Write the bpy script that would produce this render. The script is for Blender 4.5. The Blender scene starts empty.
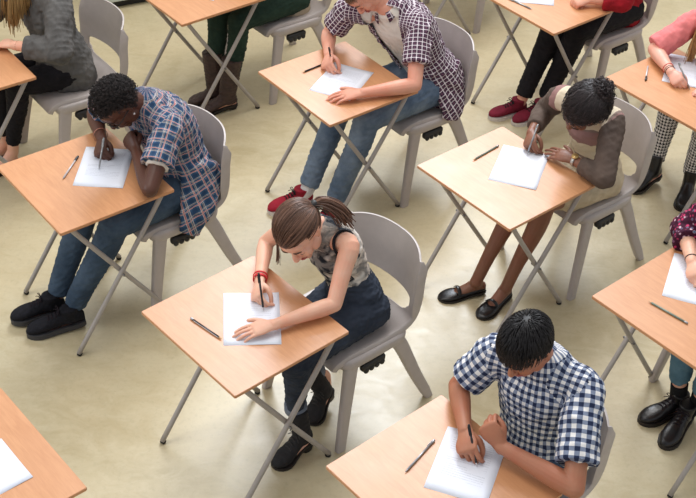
import bpy, bmesh, math, random
import numpy as np
from mathutils import Vector, Matrix
random.seed(7); np.random.seed(7)
C = bpy.context.scene.collection
V = Vector
PI = math.pi

# ---------------------------------------------------------------- node helpers
def lin(c):
    return tuple(((x/255)/12.92 if x/255 <= .04045 else ((x/255+.055)/1.055)**2.4) for x in c[:3]) + (1,)

class NB:
    def __init__(s, name, rough=.5, spec=.5):
        s.m = bpy.data.materials.new(name); s.m.use_nodes = True
        s.t = s.m.node_tree; s.b = s.t.nodes['Principled BSDF']
        s.b.inputs['Roughness'].default_value = rough
        s.b.inputs['Specular IOR Level'].default_value = spec
    def n(s, ty, **kw):
        nd = s.t.nodes.new(ty)
        for k, v in kw.items():
            if isinstance(k, str) and hasattr(nd, k): setattr(nd, k, v)
        return nd
    def put(s, sock, v):
        if hasattr(v, 'is_output') or isinstance(v, bpy.types.NodeSocket): s.t.links.new(v, sock)
        else: sock.default_value = v
    def math(s, op, a, b=None, clamp=False):
        nd = s.n('ShaderNodeMath', operation=op); nd.use_clamp = clamp
        s.put(nd.inputs[0], a)
        if b is not None: s.put(nd.inputs[1], b)
        return nd.outputs[0]
    def mix(s, f, a, b, blend='MIX'):
        nd = s.n('ShaderNodeMix', data_type='RGBA', blend_type=blend)
        s.put(nd.inputs[0], f); s.put(nd.inputs[6], a); s.put(nd.inputs[7], b)
        return nd.outputs[2]
    def obj(s, scale=(1, 1, 1), uv=False):
        tc = s.n('ShaderNodeTexCoord'); mp = s.n('ShaderNodeMapping')
        s.put(mp.inputs['Vector'], tc.outputs['UV' if uv else 'Object']); mp.inputs['Scale'].default_value = scale
        return mp.outputs[0]
    def noise(s, vec, scale, detail=3, rough=.5, dist=0):
        nd = s.n('ShaderNodeTexNoise')
        if vec is not None: s.put(nd.inputs['Vector'], vec)
        nd.inputs['Scale'].default_value = scale; nd.inputs['Detail'].default_value = detail
        nd.inputs['Roughness'].default_value = rough; nd.inputs['Distortion'].default_value = dist
        return nd.outputs[0]
    def ramp(s, f, lo, hi):
        nd = s.n('ShaderNodeMapRange'); s.put(nd.inputs[0], f)
        nd.inputs[1].default_value = lo; nd.inputs[2].default_value = hi
        return nd.outputs[0]
    def bump(s, h, strength=.3, dist=.01):
        nd = s.n('ShaderNodeBump'); nd.inputs['Strength'].default_value = strength; nd.inputs['Distance'].default_value = dist
        s.put(nd.inputs['Height'], h); s.put(s.b.inputs['Normal'], nd.outputs[0])
    def col(s, c): s.put(s.b.inputs['Base Color'], c)
    def xyz(s, vec):
        nd = s.n('ShaderNodeSeparateXYZ'); s.put(nd.inputs[0], vec); return nd.outputs
    def stripe(s, x, period, start, width):
        # 1 inside a band of `width` starting at `start` of each period (metres)
        q = s.math('FRACT', s.math('DIVIDE', s.math('ADD', x, 50.0*period - start), period))
        return s.math('LESS_THAN', q, width/period)

def plain(name, c, rough=.5, var=.12, scale=40, spec=.5, bump=0, metal=0, sheen=0):
    m = NB(name, rough, spec); o = m.obj()
    n = m.noise(o, scale, 4)
    c0 = lin(c); c1 = tuple(x*(1-var*1.6) for x in c0[:3]) + (1,); c2 = tuple(min(1, x*(1+var)) for x in c0[:3]) + (1,)
    m.col(m.mix(m.ramp(n, .3, .7), c1, c2))
    m.b.inputs['Metallic'].default_value = metal
    if sheen: m.b.inputs['Sheen Weight'].default_value = sheen
    if bump: m.bump(m.noise(o, scale*3, 3), bump, .004)
    return m.m

def skin(name, c, rough=.5):
    m = NB(name, rough, .4); o = m.obj()
    c0 = lin(c); red = (c0[0]*1.0, c0[1]*.80, c0[2]*.76, 1)
    f = m.ramp(m.noise(o, 14, 3), .35, .75)
    c1 = m.mix(f, c0, red)
    m.col(m.mix(m.math('MULTIPLY', m.noise(o, 90, 4), .25), c1, tuple(x*.72 for x in c0[:3])+(1,)))
    m.b.inputs['Subsurface Weight'].default_value = .08
    m.b.inputs['Subsurface Radius'].default_value = (.012, .004, .002)
    m.bump(m.noise(o, 260, 3), .12, .002)
    return m.m

def hairmat(name, c, c2, rough=.45):
    m = NB(name, rough, .35); tc = m.obj()
    at = m.n('ShaderNodeAttribute', attribute_name='tint')
    n = m.noise(tc, 60, 3)
    f = m.math('ADD', m.math('MULTIPLY', at.outputs['Fac'], .75), m.math('MULTIPLY', n, .25))
    m.col(m.mix(f, lin(c), lin(c2)))
    return m.m

def denim(name, c, fade):
    m = NB(name, .85, .2); uv = m.obj(uv=True); o = m.obj()
    tw = m.noise(m.obj((1, 1, 1), uv=True), 700, 2)
    big = m.ramp(m.noise(o, 7, 4, .6), .35, .72)
    c1 = m.mix(big, lin(c), lin(fade))
    x = m.xyz(uv)
    str_ = m.noise(m.obj((90, 900, 1), uv=True), 1, 2)
    c2 = m.mix(m.math('MULTIPLY', str_, .35), c1, tuple(v*.45 for v in lin(c)[:3])+(1,))
    m.col(m.mix(m.math('MULTIPLY', tw, .22), c2, lin(fade)))
    m.bump(m.noise(o, 45, 4), .5, .004)
    return m.m

def cloth(name, c, var=.15, rough=.85, scale=18, weave=.25):
    m = NB(name, rough, .2); o = m.obj()
    c0 = lin(c)
    f = m.ramp(m.noise(o, scale, 4, .6), .3, .75)
    m.col(m.mix(f, tuple(v*(1-var*2) for v in c0[:3])+(1,), tuple(min(1, v*(1+var)) for v in c0[:3])+(1,)))
    h = m.math('ADD', m.math('MULTIPLY', m.noise(o, 400, 2), weave), m.noise(o, 30, 4))
    m.bump(h, .45, .004)
    return m.m

def woodmat():
    m = NB('beech_laminate', .36, .58); o = m.obj((9, 1.1, 9)); o2 = m.obj()
    g = m.noise(o, 6, 6, .6, .8); fine = m.noise(m.obj((120, 6, 20)), 4, 3)
    big = m.noise(o2, 2.2, 2)
    c = m.mix(m.ramp(g, .3, .7), lin((193, 136, 93)), lin((207, 151, 107)))
    c = m.mix(m.math('MULTIPLY', m.ramp(fine, .45, .8), .25), c, lin((170, 110, 70)))
    c = m.mix(m.math('MULTIPLY', m.ramp(big, .4, .7), .3), c, lin((212, 152, 108)))
    m.col(c)
    m.put(m.b.inputs['Roughness'], m.math('ADD', .29, m.math('MULTIPLY', m.noise(o2, 9, 3), .12)))
    m.bump(fine, .04, .002)
    return m.m

def floormat():
    m = NB('marbled_vinyl', .3, .5); o = m.obj()
    big = m.ramp(m.noise(o, 1.3, 5, .6, .6), .32, .7)
    mid = m.ramp(m.noise(m.obj((1, 1.7, 1)), 6.5, 6, .65, 1.2), .35, .7)
    fine = m.noise(o, 42, 5, .7)
    c = m.mix(big, lin((180, 166, 130)), lin((206, 191, 156)))
    c = m.mix(m.math('MULTIPLY', mid, .6), c, lin((208, 197, 166)))
    c = m.mix(m.math('MULTIPLY', m.ramp(fine, .5, .75), .4), c, lin((168, 157, 124)))
    m.col(c)
    m.put(m.b.inputs['Roughness'], m.math('ADD', .29, m.math('MULTIPLY', mid, .12)))
    m.bump(m.noise(o, 30, 4), .03, .004)
    return m.m

def papermat():
    m = NB('printed_paper', .7, .3); uv = m.obj(uv=True); x, y, z = m.xyz(uv)
    c = lin((224, 227, 236))
    # faint lines of printed and written text
    ln = m.stripe(y, .034, 0, .014)
    inside = m.math('MULTIPLY', m.math('GREATER_THAN', x, .16), m.math('LESS_THAN', x, .84))
    band = m.math('MULTIPLY', m.math('GREATER_THAN', y, .22), m.math('LESS_THAN', y, .86))
    word = m.math('GREATER_THAN', m.noise(m.obj((60, 29.4, 1), uv=True), 1, 2), .42)
    rows = m.math('GREATER_THAN', m.noise(m.obj((.6, 9, 1), uv=True), 1, 2), .46)
    f = m.math('MULTIPLY', m.math('MULTIPLY', ln, inside), m.math('MULTIPLY', band, word))
    f = m.math('MULTIPLY', m.math('MULTIPLY', f, rows), .24)
    m.col(m.mix(f, c, lin((120, 122, 135))))
    return m.m

def plaidmat():          # blue plaid with red, white and navy lines
    m = NB('blue_red_plaid', .85, .2); uv = m.obj(uv=True); x, y, z = m.xyz(uv)
    P = .046
    base = lin((56, 90, 122)); navy = lin((32, 50, 80)); white = lin((214, 204, 196)); red = lin((176, 70, 74)); yel = lin((214, 186, 150))
    c = base
    for ax in (x, y):
        c = m.mix(m.math('MULTIPLY', m.stripe(ax, P, 0, .014), .5), c, navy)
    for ax in (x, y):
        c = m.mix(m.math('MULTIPLY', m.stripe(ax, P, .0215, .0058), .6), c, white)
        c = m.mix(m.math('MULTIPLY', m.stripe(ax, P, .0236, .0026), .85), c, red)
        c = m.mix(m.math('MULTIPLY', m.stripe(ax, P, .038, .0024), .55), c, white)
        c = m.mix(m.math('MULTIPLY', m.stripe(ax, P, .034, .002), .5), c, yel)
    m.col(c); o = m.obj()
    m.bump(m.math('ADD', m.noise(o, 30, 4), m.math('MULTIPLY', m.noise(o, 500, 2), .2)), .5, .004)
    return m.m

def checkmat():          # dark plum shirt with a white window check
    m = NB('plum_window_check', .85, .2); uv = m.obj(uv=True); x, y, z = m.xyz(uv)
    P = .021; c = lin((62, 44, 62)); white = lin((225, 215, 220))
    for ax in (x, y):
        c = m.mix(m.math('MULTIPLY', m.stripe(ax, P, 0, .0042), .8), c, white)
    for ax in (x, y):
        c = m.mix(m.math('MULTIPLY', m.stripe(ax, P, .011, .003), .3), c, lin((140, 90, 110)))
    m.col(c); o = m.obj()
    m.bump(m.noise(o, 30, 4), .5, .004)
    return m.m

def gingham():
    m = NB('navy_gingham', .85, .2); uv = m.obj(uv=True); x, y, z = m.xyz(uv)
    P = .031; a = m.stripe(x, P, 0, P/2); b = m.stripe(y, P, 0, P/2)
    white = lin((232, 230, 228)); mid = lin((128, 138, 160)); navy = lin((38, 48, 76))
    s = m.math('ADD', a, b)
    c = m.mix(m.math('GREATER_THAN', s, .5), white, mid)
    c = m.mix(m.math('GREATER_THAN', s, 1.5), c, navy)
    m.col(c); o = m.obj()
    m.bump(m.noise(o, 30, 4), .5, .004)
    return m.m

def hound():
    m = NB('houndstooth_check', .85, .2); uv = m.obj(uv=True); x, y, z = m.xyz(uv)
    P = .019; s = m.math('ADD', x, y)
    a = m.stripe(x, P, 0, P/2); b = m.stripe(y, P, 0, P/2); d = m.stripe(s, P/2, 0, P/4)
    eq = m.math('ADD', m.math('MULTIPLY', a, b), m.math('MULTIPLY', m.math('ABSOLUTE', m.math('SUBTRACT', a, b)), d))
    m.col(m.mix(m.math('GREATER_THAN', eq, .5), lin((228, 224, 220)), lin((32, 30, 34))))
    return m.m

def tiedye():
    m = NB('tie_dye_cotton', .85, .2); o = m.obj(); x, y, z = m.xyz(o)
    a = m.noise(m.obj((1, 1, 1.8)), 7.5, 4, .6, 1.5); b = m.noise(o, 13, 5, .6, .8)
    c = m.mix(m.ramp(a, .40, .56), lin((216, 202, 188)), lin((128, 124, 120)))
    c = m.mix(m.ramp(b, .50, .57), c, lin((38, 42, 50)))
    c = m.mix(m.math('MULTIPLY', m.ramp(m.noise(o, 9, 2), .55, .62), .6), c, lin((236, 232, 226)))
    m.col(c); m.bump(m.noise(o, 30, 4), .5, .005)
    return m.m

def floral():
    m = NB('burgundy_floral', .8, .2); o = m.obj()
    vo = m.n('ShaderNodeTexVoronoi'); m.put(vo.inputs['Vector'], o); vo.inputs['Scale'].default_value = 55
    f = m.ramp(vo.outputs['Distance'], .25, .45); sel = m.xyz(vo.outputs['Color'])
    c = m.mix(f, lin((196, 60, 104)), lin((62, 22, 44)))
    c = m.mix(m.math('MULTIPLY', m.math('GREATER_THAN', sel[0], .72), m.math('SUBTRACT', 1, f)), c, lin((214, 196, 206)))
    c = m.mix(m.math('MULTIPLY', m.math('GREATER_THAN', sel[1], .8), m.math('SUBTRACT', 1, f)), c, lin((74, 98, 120)))
    m.col(c); m.bump(m.noise(o, 30, 4), .5, .004)
    return m.m

def panelmat():          # cream and dusty-rose blocked knit front
    m = NB('blocked_knit', .85, .2); uv = m.obj(uv=True); x, y, z = m.xyz(uv)
    n = m.math('ADD', y, m.math('MULTIPLY', m.noise(m.obj(), 20, 3), .02))
    c = m.mix(m.stripe(n, .20, .07, .085), lin((214, 200, 176)), lin((150, 116, 112)))
    c = m.mix(m.math('MULTIPLY', m.stripe(n, .20, .155, .012), .8), c, lin((110, 84, 84)))
    m.col(c); m.bump(m.noise(m.obj(), 60, 4), .5, .004)
    return m.m

M = dict(
 floor=floormat(), wood=woodmat(), edge=plain('beech_edge', (176, 118, 72), .5, .12, 60),
 metal=plain('grey_enamel', (166, 159, 154), .38, .04, 20), rubber=plain('black_rubber', (26, 25, 26), .6),
 steel=plain('bolt_steel', (120, 118, 116), .35, .05, 30, metal=.8),
 chair=plain('warm_grey_plastic', (180, 171, 167), .42, .03, 25, bump=.05),
 blackpl=plain('black_plastic', (34, 32, 32), .5), paper=papermat(), blankpaper=plain('blank_paper', (222, 226, 238), .7, .01, 20),
 denimA=denim('dark_denim', (38, 44, 56), (64, 72, 86)), denimA2=denim('turned_up_denim', (104, 112, 126), (140, 148, 160)), denimB=denim('blue_denim', (50, 66, 84), (82, 100, 120)),
 denimC=denim('washed_denim', (72, 92, 116), (136, 152, 170)), denimF=denim('teal_denim', (72, 104, 122), (110, 144, 160)),
 blackcl=cloth('black_cotton', (30, 28, 32), .2), green=cloth('dark_green_cotton', (42, 62, 52), .15),
 plaid=plaidmat(), check=checkmat(), gingham=gingham(), hound=hound(), tiedye=tiedye(), floral=floral(), panel=panelmat(),
 white=cloth('white_cotton', (228, 220, 210), .05), brownknit=cloth('brown_knit', (94, 80, 72), .12), greycl=cloth('washed_grey_cotton', (98, 96, 94), .2, scale=9),
 red=cloth('red_cotton', (158, 28, 40), .15), pink=cloth('coral_cotton', (226, 130, 130), .08), beige=cloth('beige_cotton', (196, 180, 154), .1),
 cream=cloth('cream_cotton', (214, 202, 186), .08),
 skA=skin('fair_skin', (232, 184, 158)), skC=skin('pink_fair_skin', (226, 166, 142)), skB=skin('deep_brown_skin', (88, 56, 44), .42),
 skD=skin('brown_skin', (132, 90, 70), .45), skE=skin('tan_skin', (176, 120, 92)), skJ=skin('light_skin', (230, 178, 158)),
 hairA=hairmat('chestnut_hair', (62, 42, 34), (136, 100, 80)), hairB=hairmat('black_curls', (18, 15, 16), (52, 42, 40), .7),
 hairC=hairmat('cropped_brown_hair', (84, 62, 46), (136, 108, 84)), hairD=hairmat('black_hair', (16, 14, 16), (84, 72, 72), .38),  # black_hair: lighter strand tint paints highlights into the colour
 hairE=hairmat('dark_hair', (16, 14, 16), (34, 30, 32), .5), hairG=hairmat('blonde_hair', (120, 88, 50), (214, 178, 120)), hairJ=hairmat('ginger_blonde_hair', (150, 102, 58), (226, 180, 120)),
 lips=plain('lips', (176, 96, 90), .4), lipsdark=plain('dark_lips', (104, 60, 56), .4), eyew=plain('eyeball', (232, 228, 224), .2, .02), iris=plain('dark_iris', (46, 32, 24), .15),
 blackleather=plain('black_leather', (24, 22, 24), .28, .2, 60, bump=.1), suede=plain('black_suede', (30, 28, 30), .85, .2, 50, bump=.1),
 brownleather=plain('brown_leather', (68, 50, 46), .55, .2, 40, bump=.15), redsuede=cloth('red_suede', (158, 36, 52), .15), maroon=cloth('maroon_canvas', (122, 34, 52), .15),
 sole=plain('white_rubber', (214, 206, 200), .6), greysole=plain('grey_rubber', (58, 58, 62), .6), darksole=plain('dark_rubber', (34, 28, 26), .6), lace=cloth('dark_lace', (38, 30, 36)),
 trainer=cloth('black_mesh_fabric', (30, 30, 36), .25, scale=70), sock=cloth('black_sock', (24, 24, 26)), sockw=cloth('white_sock', (226, 222, 220)),
 penblack=plain('pen_black', (24, 24, 28), .3), penclear=plain('pen_clear', (206, 200, 200), .2), pensilver=plain('pen_silver', (160, 162, 164), .3, metal=.6), pengreen=plain('pencil_green_grey', (126, 142, 130), .4),
 penwood=plain('pencil_tip_wood', (206, 170, 128), .6), redband=plain('red_band', (206, 34, 44), .5), gold=plain('gold', (206, 170, 110), .3, metal=.7), bead=plain('turquoise_bead', (46, 176, 150), .35), copper=plain('rose_bracelet', (190, 130, 110), .4, metal=.4),
 cab=plain('cabinet_laminate', (196, 204, 196), .5, .03), cabdark=plain('cabinet_plinth', (40, 40, 42), .6), silverband=plain('silver_strap', (196, 192, 186), .3, metal=.6),
)

# ---------------------------------------------------------------- mesh helpers
def newobj(name, me, parent=None, mats=(), smooth=True):
    if mats:
        if len(me.materials) != len(mats) or len(mats) == 1:
            me.materials.clear()
            for m in mats: me.materials.append(m)
    if smooth and len(me.polygons): me.polygons.foreach_set('use_smooth', [True]*len(me.polygons))
    o = bpy.data.objects.new(name, me); C.objects.link(o)
    if parent is not None: o.parent = parent
    return o
def bmobj(name, bm, mat, parent=None, smooth=True):
    bmesh.ops.recalc_face_normals(bm, faces=bm.faces)
    me = bpy.data.meshes.new(name); bm.to_mesh(me); bm.free()
    return newobj(name, me, parent, mat if isinstance(mat, (list, tuple)) else [mat], smooth)
def tag(o, label, cat, group=None, kind=None):
    o['label'] = label; o['category'] = cat
    if group: o['group'] = group
    if kind: o['kind'] = kind
    return o
def empty(name, loc, rz, label, cat, group=None):
    o = bpy.data.objects.new(name, None); C.objects.link(o); o.location = loc; o.rotation_euler = (0, 0, rz)
    o.empty_display_size = .1
    return tag(o, label, cat, group)
def autosmooth(o, ang=40):
    me = o.data
    try: me.set_sharp_from_angle(angle=math.radians(ang))
    except Exception: pass

def catmull(pts, sub):
    P = [np.array(p, float) for p in pts]; out = []
    if len(P) == 2: return [P[0]+(P[1]-P[0])*i/sub for i in range(sub+1)]
    for i in range(len(P)-1):
        p0 = P[i-1] if i else 2*P[0]-P[1]; p1, p2 = P[i], P[i+1]; p3 = P[i+2] if i+2 < len(P) else 2*P[-1]-P[-2]
        for k in range(sub):
            t = k/sub
            out.append(.5*((2*p1)+(-p0+p2)*t+(2*p0-5*p1+4*p2-p3)*t*t+(-p0+3*p1-3*p2+p3)*t**3))
    out.append(P[-1]); return out
def unit(v):
    v = np.array(v, float); return v/(np.linalg.norm(v)+1e-12)

def sweep(bm, pts, radii, n=12, side=None, sub=4, cap=True, power=2, round_=True, flat=False):
    """closed tube through pts; radii r or (r_side, r_other) per point"""
    R = [np.array(r if isinstance(r, (tuple, list)) else (r, r), float) for r in radii]
    A = catmull([np.concatenate([np.array(p, float), r]) for p, r in zip(pts, R)], sub) if sub > 1 or len(pts) == 2 else [np.concatenate([np.array(p, float), r]) for p, r in zip(pts, R)]
    A = np.array(A); P = A[:, :3]; R = np.maximum(A[:, 3:], .0004)
    T = np.gradient(P, axis=0); T /= np.linalg.norm(T, axis=1)[:, None]+1e-12
    if cap and round_:   # rounded ends
        r0 = R[0].min(); r1 = R[-1].min()
        add0 = [(P[0]-T[0]*r0*math.sin(a), R[0]*max(math.cos(a), .12)) for a in (1.35, .9, .45)]
        add1 = [(P[-1]+T[-1]*r1*math.sin(a), R[-1]*max(math.cos(a), .12)) for a in (.45, .9, 1.35)]
        P = np.array([a[0] for a in add0]+list(P)+[a[0] for a in add1]); R = np.array([a[1] for a in add0]+list(R)+[a[1] for a in add1])
        T = np.array([T[0]]*3+list(T)+[T[-1]]*3)
    s = None; rings = []
    for i in range(len(P)):
        if side is not None:
            sv = side[0]+(np.array(side[1])-np.array(side[0]))*i/(len(P)-1) if isinstance(side, list) else np.array(side, float)
        else:
            sv = s if s is not None else (np.array([1., 0, 0]) if abs(T[i][0]) < .8 else np.array([0, 1., 0]))
        sv = np.array(sv, float); sv = sv-T[i]*sv.dot(T[i]); s = unit(sv); o = np.cross(T[i], s)
        ring = []
        for k in range(n):
            a = 2*PI*k/n; c_, s_ = math.cos(a), math.sin(a)
            if power != 2:
                c_ = math.copysign(abs(c_)**(2/power), c_); s_ = math.copysign(abs(s_)**(2/power), s_)
            ring.append(bm.verts.new(P[i]+s*R[i][0]*c_+o*R[i][1]*s_))
        rings.append(ring)
    for a, b in zip(rings[:-1], rings[1:]):
        for k in range(n): bm.faces.new((a[k], a[(k+1) % n], b[(k+1) % n], b[k]))
    if cap:
        bm.faces.new(rings[0][::-1]); bm.faces.new(rings[-1])
    return rings

def ellipsoid(bm, c, r, rot=None, seg=16, rings=10):
    m = Matrix.Diagonal((r[0], r[1], r[2], 1))
    if rot is not None: m = Matrix(rot.tolist() if hasattr(rot, 'tolist') else rot).to_4x4() @ m
    m = Matrix.Translation(V(c)) @ m
    bmesh.ops.create_uvsphere(bm, u_segments=seg, v_segments=rings, radius=1, matrix=m)

def rbox(bm, c, size, rot=None, bev=.004, seg=2):
    m = Matrix.Translation(V(c)) @ ((rot.to_4x4()) if rot is not None else Matrix.Identity(4)) @ Matrix.Diagonal((size[0], size[1], size[2], 1))
    r = bmesh.ops.create_cube(bm, size=1, matrix=m)
    if bev:
        es = list({e for v in r['verts'] for e in v.link_edges})
        bmesh.ops.bevel(bm, geom=es, offset=bev, segments=seg, affect='EDGES', profile=.6)

def fuse(bm, voxel, smooth=3, fac=.5):
    """melt overlapping closed shapes into one continuous skin"""
    bmesh.ops.recalc_face_normals(bm, faces=bm.faces)
    me = bpy.data.meshes.new('tmp'); bm.to_mesh(me); bm.free()
    o = bpy.data.objects.new('tmp', me); C.objects.link(o)
    r = o.modifiers.new('r', 'REMESH'); r.mode = 'VOXEL'; r.voxel_size = voxel; r.adaptivity = 0
    if smooth:
        s = o.modifiers.new('s', 'SMOOTH'); s.factor = fac; s.iterations = smooth
    dg = bpy.context.evaluated_depsgraph_get()
    out = bpy.data.meshes.new_from_object(o.evaluated_get(dg))
    bpy.data.objects.remove(o); bpy.data.meshes.remove(me)
    return out

def getco(me):
    a = np.empty(len(me.vertices)*3, np.float32); me.vertices.foreach_get('co', a); return a.reshape(-1, 3).astype(float)
def getno(me):
    a = np.empty(len(me.vertices)*3, np.float32); me.vertices.foreach_get('normal', a); return a.reshape(-1, 3).astype(float)
def setco(me, co): me.vertices.foreach_set('co', co.astype(np.float32).ravel()); me.update()

def wrinkle(me, amp, waves=((.05, 1), (.11, 1.4)), seed=1, axis=None, squash=.35):
    """push the cloth in and out along soft folds"""
    rs = np.random.RandomState(seed); co = getco(me); no = getno(me); d = np.zeros(len(co)); tot = 0
    for lam, w in waves:
        for k in range(7):
            kv = rs.normal(size=3)
            if axis is not None:
                ax = unit(axis); kv = ax*kv.dot(ax)*1.6+(kv-ax*kv.dot(ax))*squash
            kv = unit(kv)*2*PI/lam*rs.uniform(.7, 1.4)
            warp = .8*np.sin(co@(rs.normal(size=3)*14)+rs.uniform(0, 6))
            s = np.sin(co@kv+rs.uniform(0, 6)+warp); d += w*(1-np.abs(s))**1.5*rs.choice([1, -1], p=[.7, .3]); tot += w
    setco(me, co+no*((d-d.mean())*amp*2.4/math.sqrt(tot*3))[:, None])

def bone_uv(me, bones):
    """UV in metres: around and along the nearest limb"""
    co = getco(me); nl = len(me.loops); lv = np.empty(nl, np.int32); me.loops.foreach_get('vertex_index', lv)
    npol = len(me.polygons); ls = np.empty(npol, np.int32); lt = np.empty(npol, np.int32)
    me.polygons.foreach_get('loop_start', ls); me.polygons.foreach_get('loop_total', lt)
    fc = np.empty(npol*3, np.float32); me.polygons.foreach_get('center', fc); fc = fc.reshape(-1, 3)
    D = []
    for p0, p1, r, sd in bones:
        p0 = np.array(p0); p1 = np.array(p1); ax = p1-p0; t = np.clip(((fc-p0)@ax)/ax.dot(ax), 0, 1)
        D.append(np.linalg.norm(fc-(p0+t[:, None]*ax), axis=1)/r)
    b = np.argmin(np.array(D), 0); lf = np.repeat(np.arange(npol), lt); uv = np.zeros((nl, 2))
    for i, (p0, p1, r, sd) in enumerate(bones):
        ax = unit(np.array(p1)-np.array(p0)); s = unit(np.array(sd)-ax*np.dot(sd, ax)); o = np.cross(ax, s)
        m = b[lf] == i
        d = co[lv[m]]-p0; f = fc[lf[m]]-p0
        a = np.arctan2(d@o, d@s); af = np.arctan2(f@o, f@s)
        a = af+(a-af+PI) % (2*PI)-PI
        uv[m, 0] = a*r*.95; uv[m, 1] = d@ax+i*.013
    l = me.uv_layers.new(name='UVMap'); l.data.foreach_set('uv', uv.astype(np.float32).ravel())
    return b

def delfaces(me, fn):
    bm = bmesh.new(); bm.from_mesh(me)
    fs = [f for f in bm.faces if fn(f.calc_center_median())]
    bmesh.ops.delete(bm, geom=fs, context='FACES'); bm.to_mesh(me); bm.free(); return me
# ---------------------------------------------------------------- camera
CAM_H, PITCH, FPX, ROLL = 4.0814, .674496, 1268.54, .0579315
cp, sp = math.cos(PITCH), math.sin(PITCH)
fwd = V((0, cp, -sp)); up = V((0, sp, cp)); rt = V((1, 0, 0))
r2 = math.cos(ROLL)*rt+math.sin(ROLL)*up; u2 = -math.sin(ROLL)*rt+math.cos(ROLL)*up
cam = bpy.data.cameras.new('camera'); co = bpy.data.objects.new('camera', cam); C.objects.link(co)
mw = Matrix((r2, u2, -fwd)).transposed().to_4x4(); mw.translation = V((0, 0, CAM_H)); co.matrix_world = mw
cam.sensor_fit = 'HORIZONTAL'; cam.sensor_width = 36; cam.lens = FPX*36/696; cam.clip_end = 200
bpy.context.scene.camera = co

# ---------------------------------------------------------------- light
w = bpy.data.worlds.new('hall_light'); bpy.context.scene.world = w; w.use_nodes = True
w.node_tree.nodes['Background'].inputs[0].default_value = (.93, .96, 1, 1); w.node_tree.nodes['Background'].inputs[1].default_value = .60
def area(name, loc, target, size, power, col=(1, 1, 1), sy=None):
    l = bpy.data.lights.new(name, 'AREA'); l.energy = power; l.color = col; l.size = size
    if sy: l.shape = 'RECTANGLE'; l.size_y = sy
    o = bpy.data.objects.new(name, l); C.objects.link(o); o.location = loc
    o.rotation_euler = (V(target)-V(loc)).to_track_quat('-Z', 'Y').to_euler()
area('hall_windows', (.3, 14.2, 9.2), (.2, 4.5, 0), 4.8, 1250, (.86, .92, 1), 4)
area('ceiling_lights_near', (-1.5, 4.5, 6.5), (0, 4.6, 0), 3.2, 130, (1, .95, .89))
area('ceiling_lights_far', (1.0, 7.8, 6.5), (.3, 6.4, 0), 3.2, 175, (1, .95, .89))
area('side_area_light', (-8, 2.5, 5), (0, 4.5, .5), 4, 170, (.94, .96, 1))  # broad soft area light from the left
bpy.context.scene.view_settings.view_transform = 'Standard'
try: bpy.context.scene.view_settings.look = 'None'
except Exception: pass
bpy.context.scene.view_settings.exposure = 0

# ---------------------------------------------------------------- setting
bm = bmesh.new(); bmesh.ops.create_grid(bm, x_segments=8, y_segments=8, size=1, matrix=Matrix.Translation((0, 6, 0)) @ Matrix.Diagonal((9, 8, 1, 1)))
o = bmobj('floor', bm, M['floor'], smooth=False); o['kind'] = 'structure'

# ---------------------------------------------------------------- desks
TH, DD, DW = .7474, .5602, .6
DESK = dict(A=(-.372, 3.694, .764), B=(-1.174, 4.581, .70), C=(-.085, 5.531, .702), D=(.718, 4.792, .73), E=(.39, 2.945, .748), F=(1.427, 3.937, .74),
            G=(-1.983, 5.462, .677), H=(-.923, 6.422, .713), I=(1.075, 6.559, .718), J=(1.689, 5.679, .732), K=(-1.225, 2.851, .738), L=(.373, 7.465, .715))
def W(n, p):
    """a point given in a desk's own frame (x back to the sitter, y to the sitter's right), metres"""
    x, y, t = DESK[n]; c, s = math.cos(t), math.sin(t)
    return (x+c*p[0]-s*p[1], y+s*p[0]+c*p[1], p[2])
def dup(root, loc, rz, label, group=None):
    r = root.copy(); C.objects.link(r); r.location = loc; r.rotation_euler = (0, 0, rz); r['label'] = label
    if group: r['group'] = group
    for ch in list(root.children):
        c = ch.copy(); C.objects.link(c); c.parent = r
        for g in ch.children:
            d = g.copy(); C.objects.link(d); d.parent = c
    return r

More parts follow.
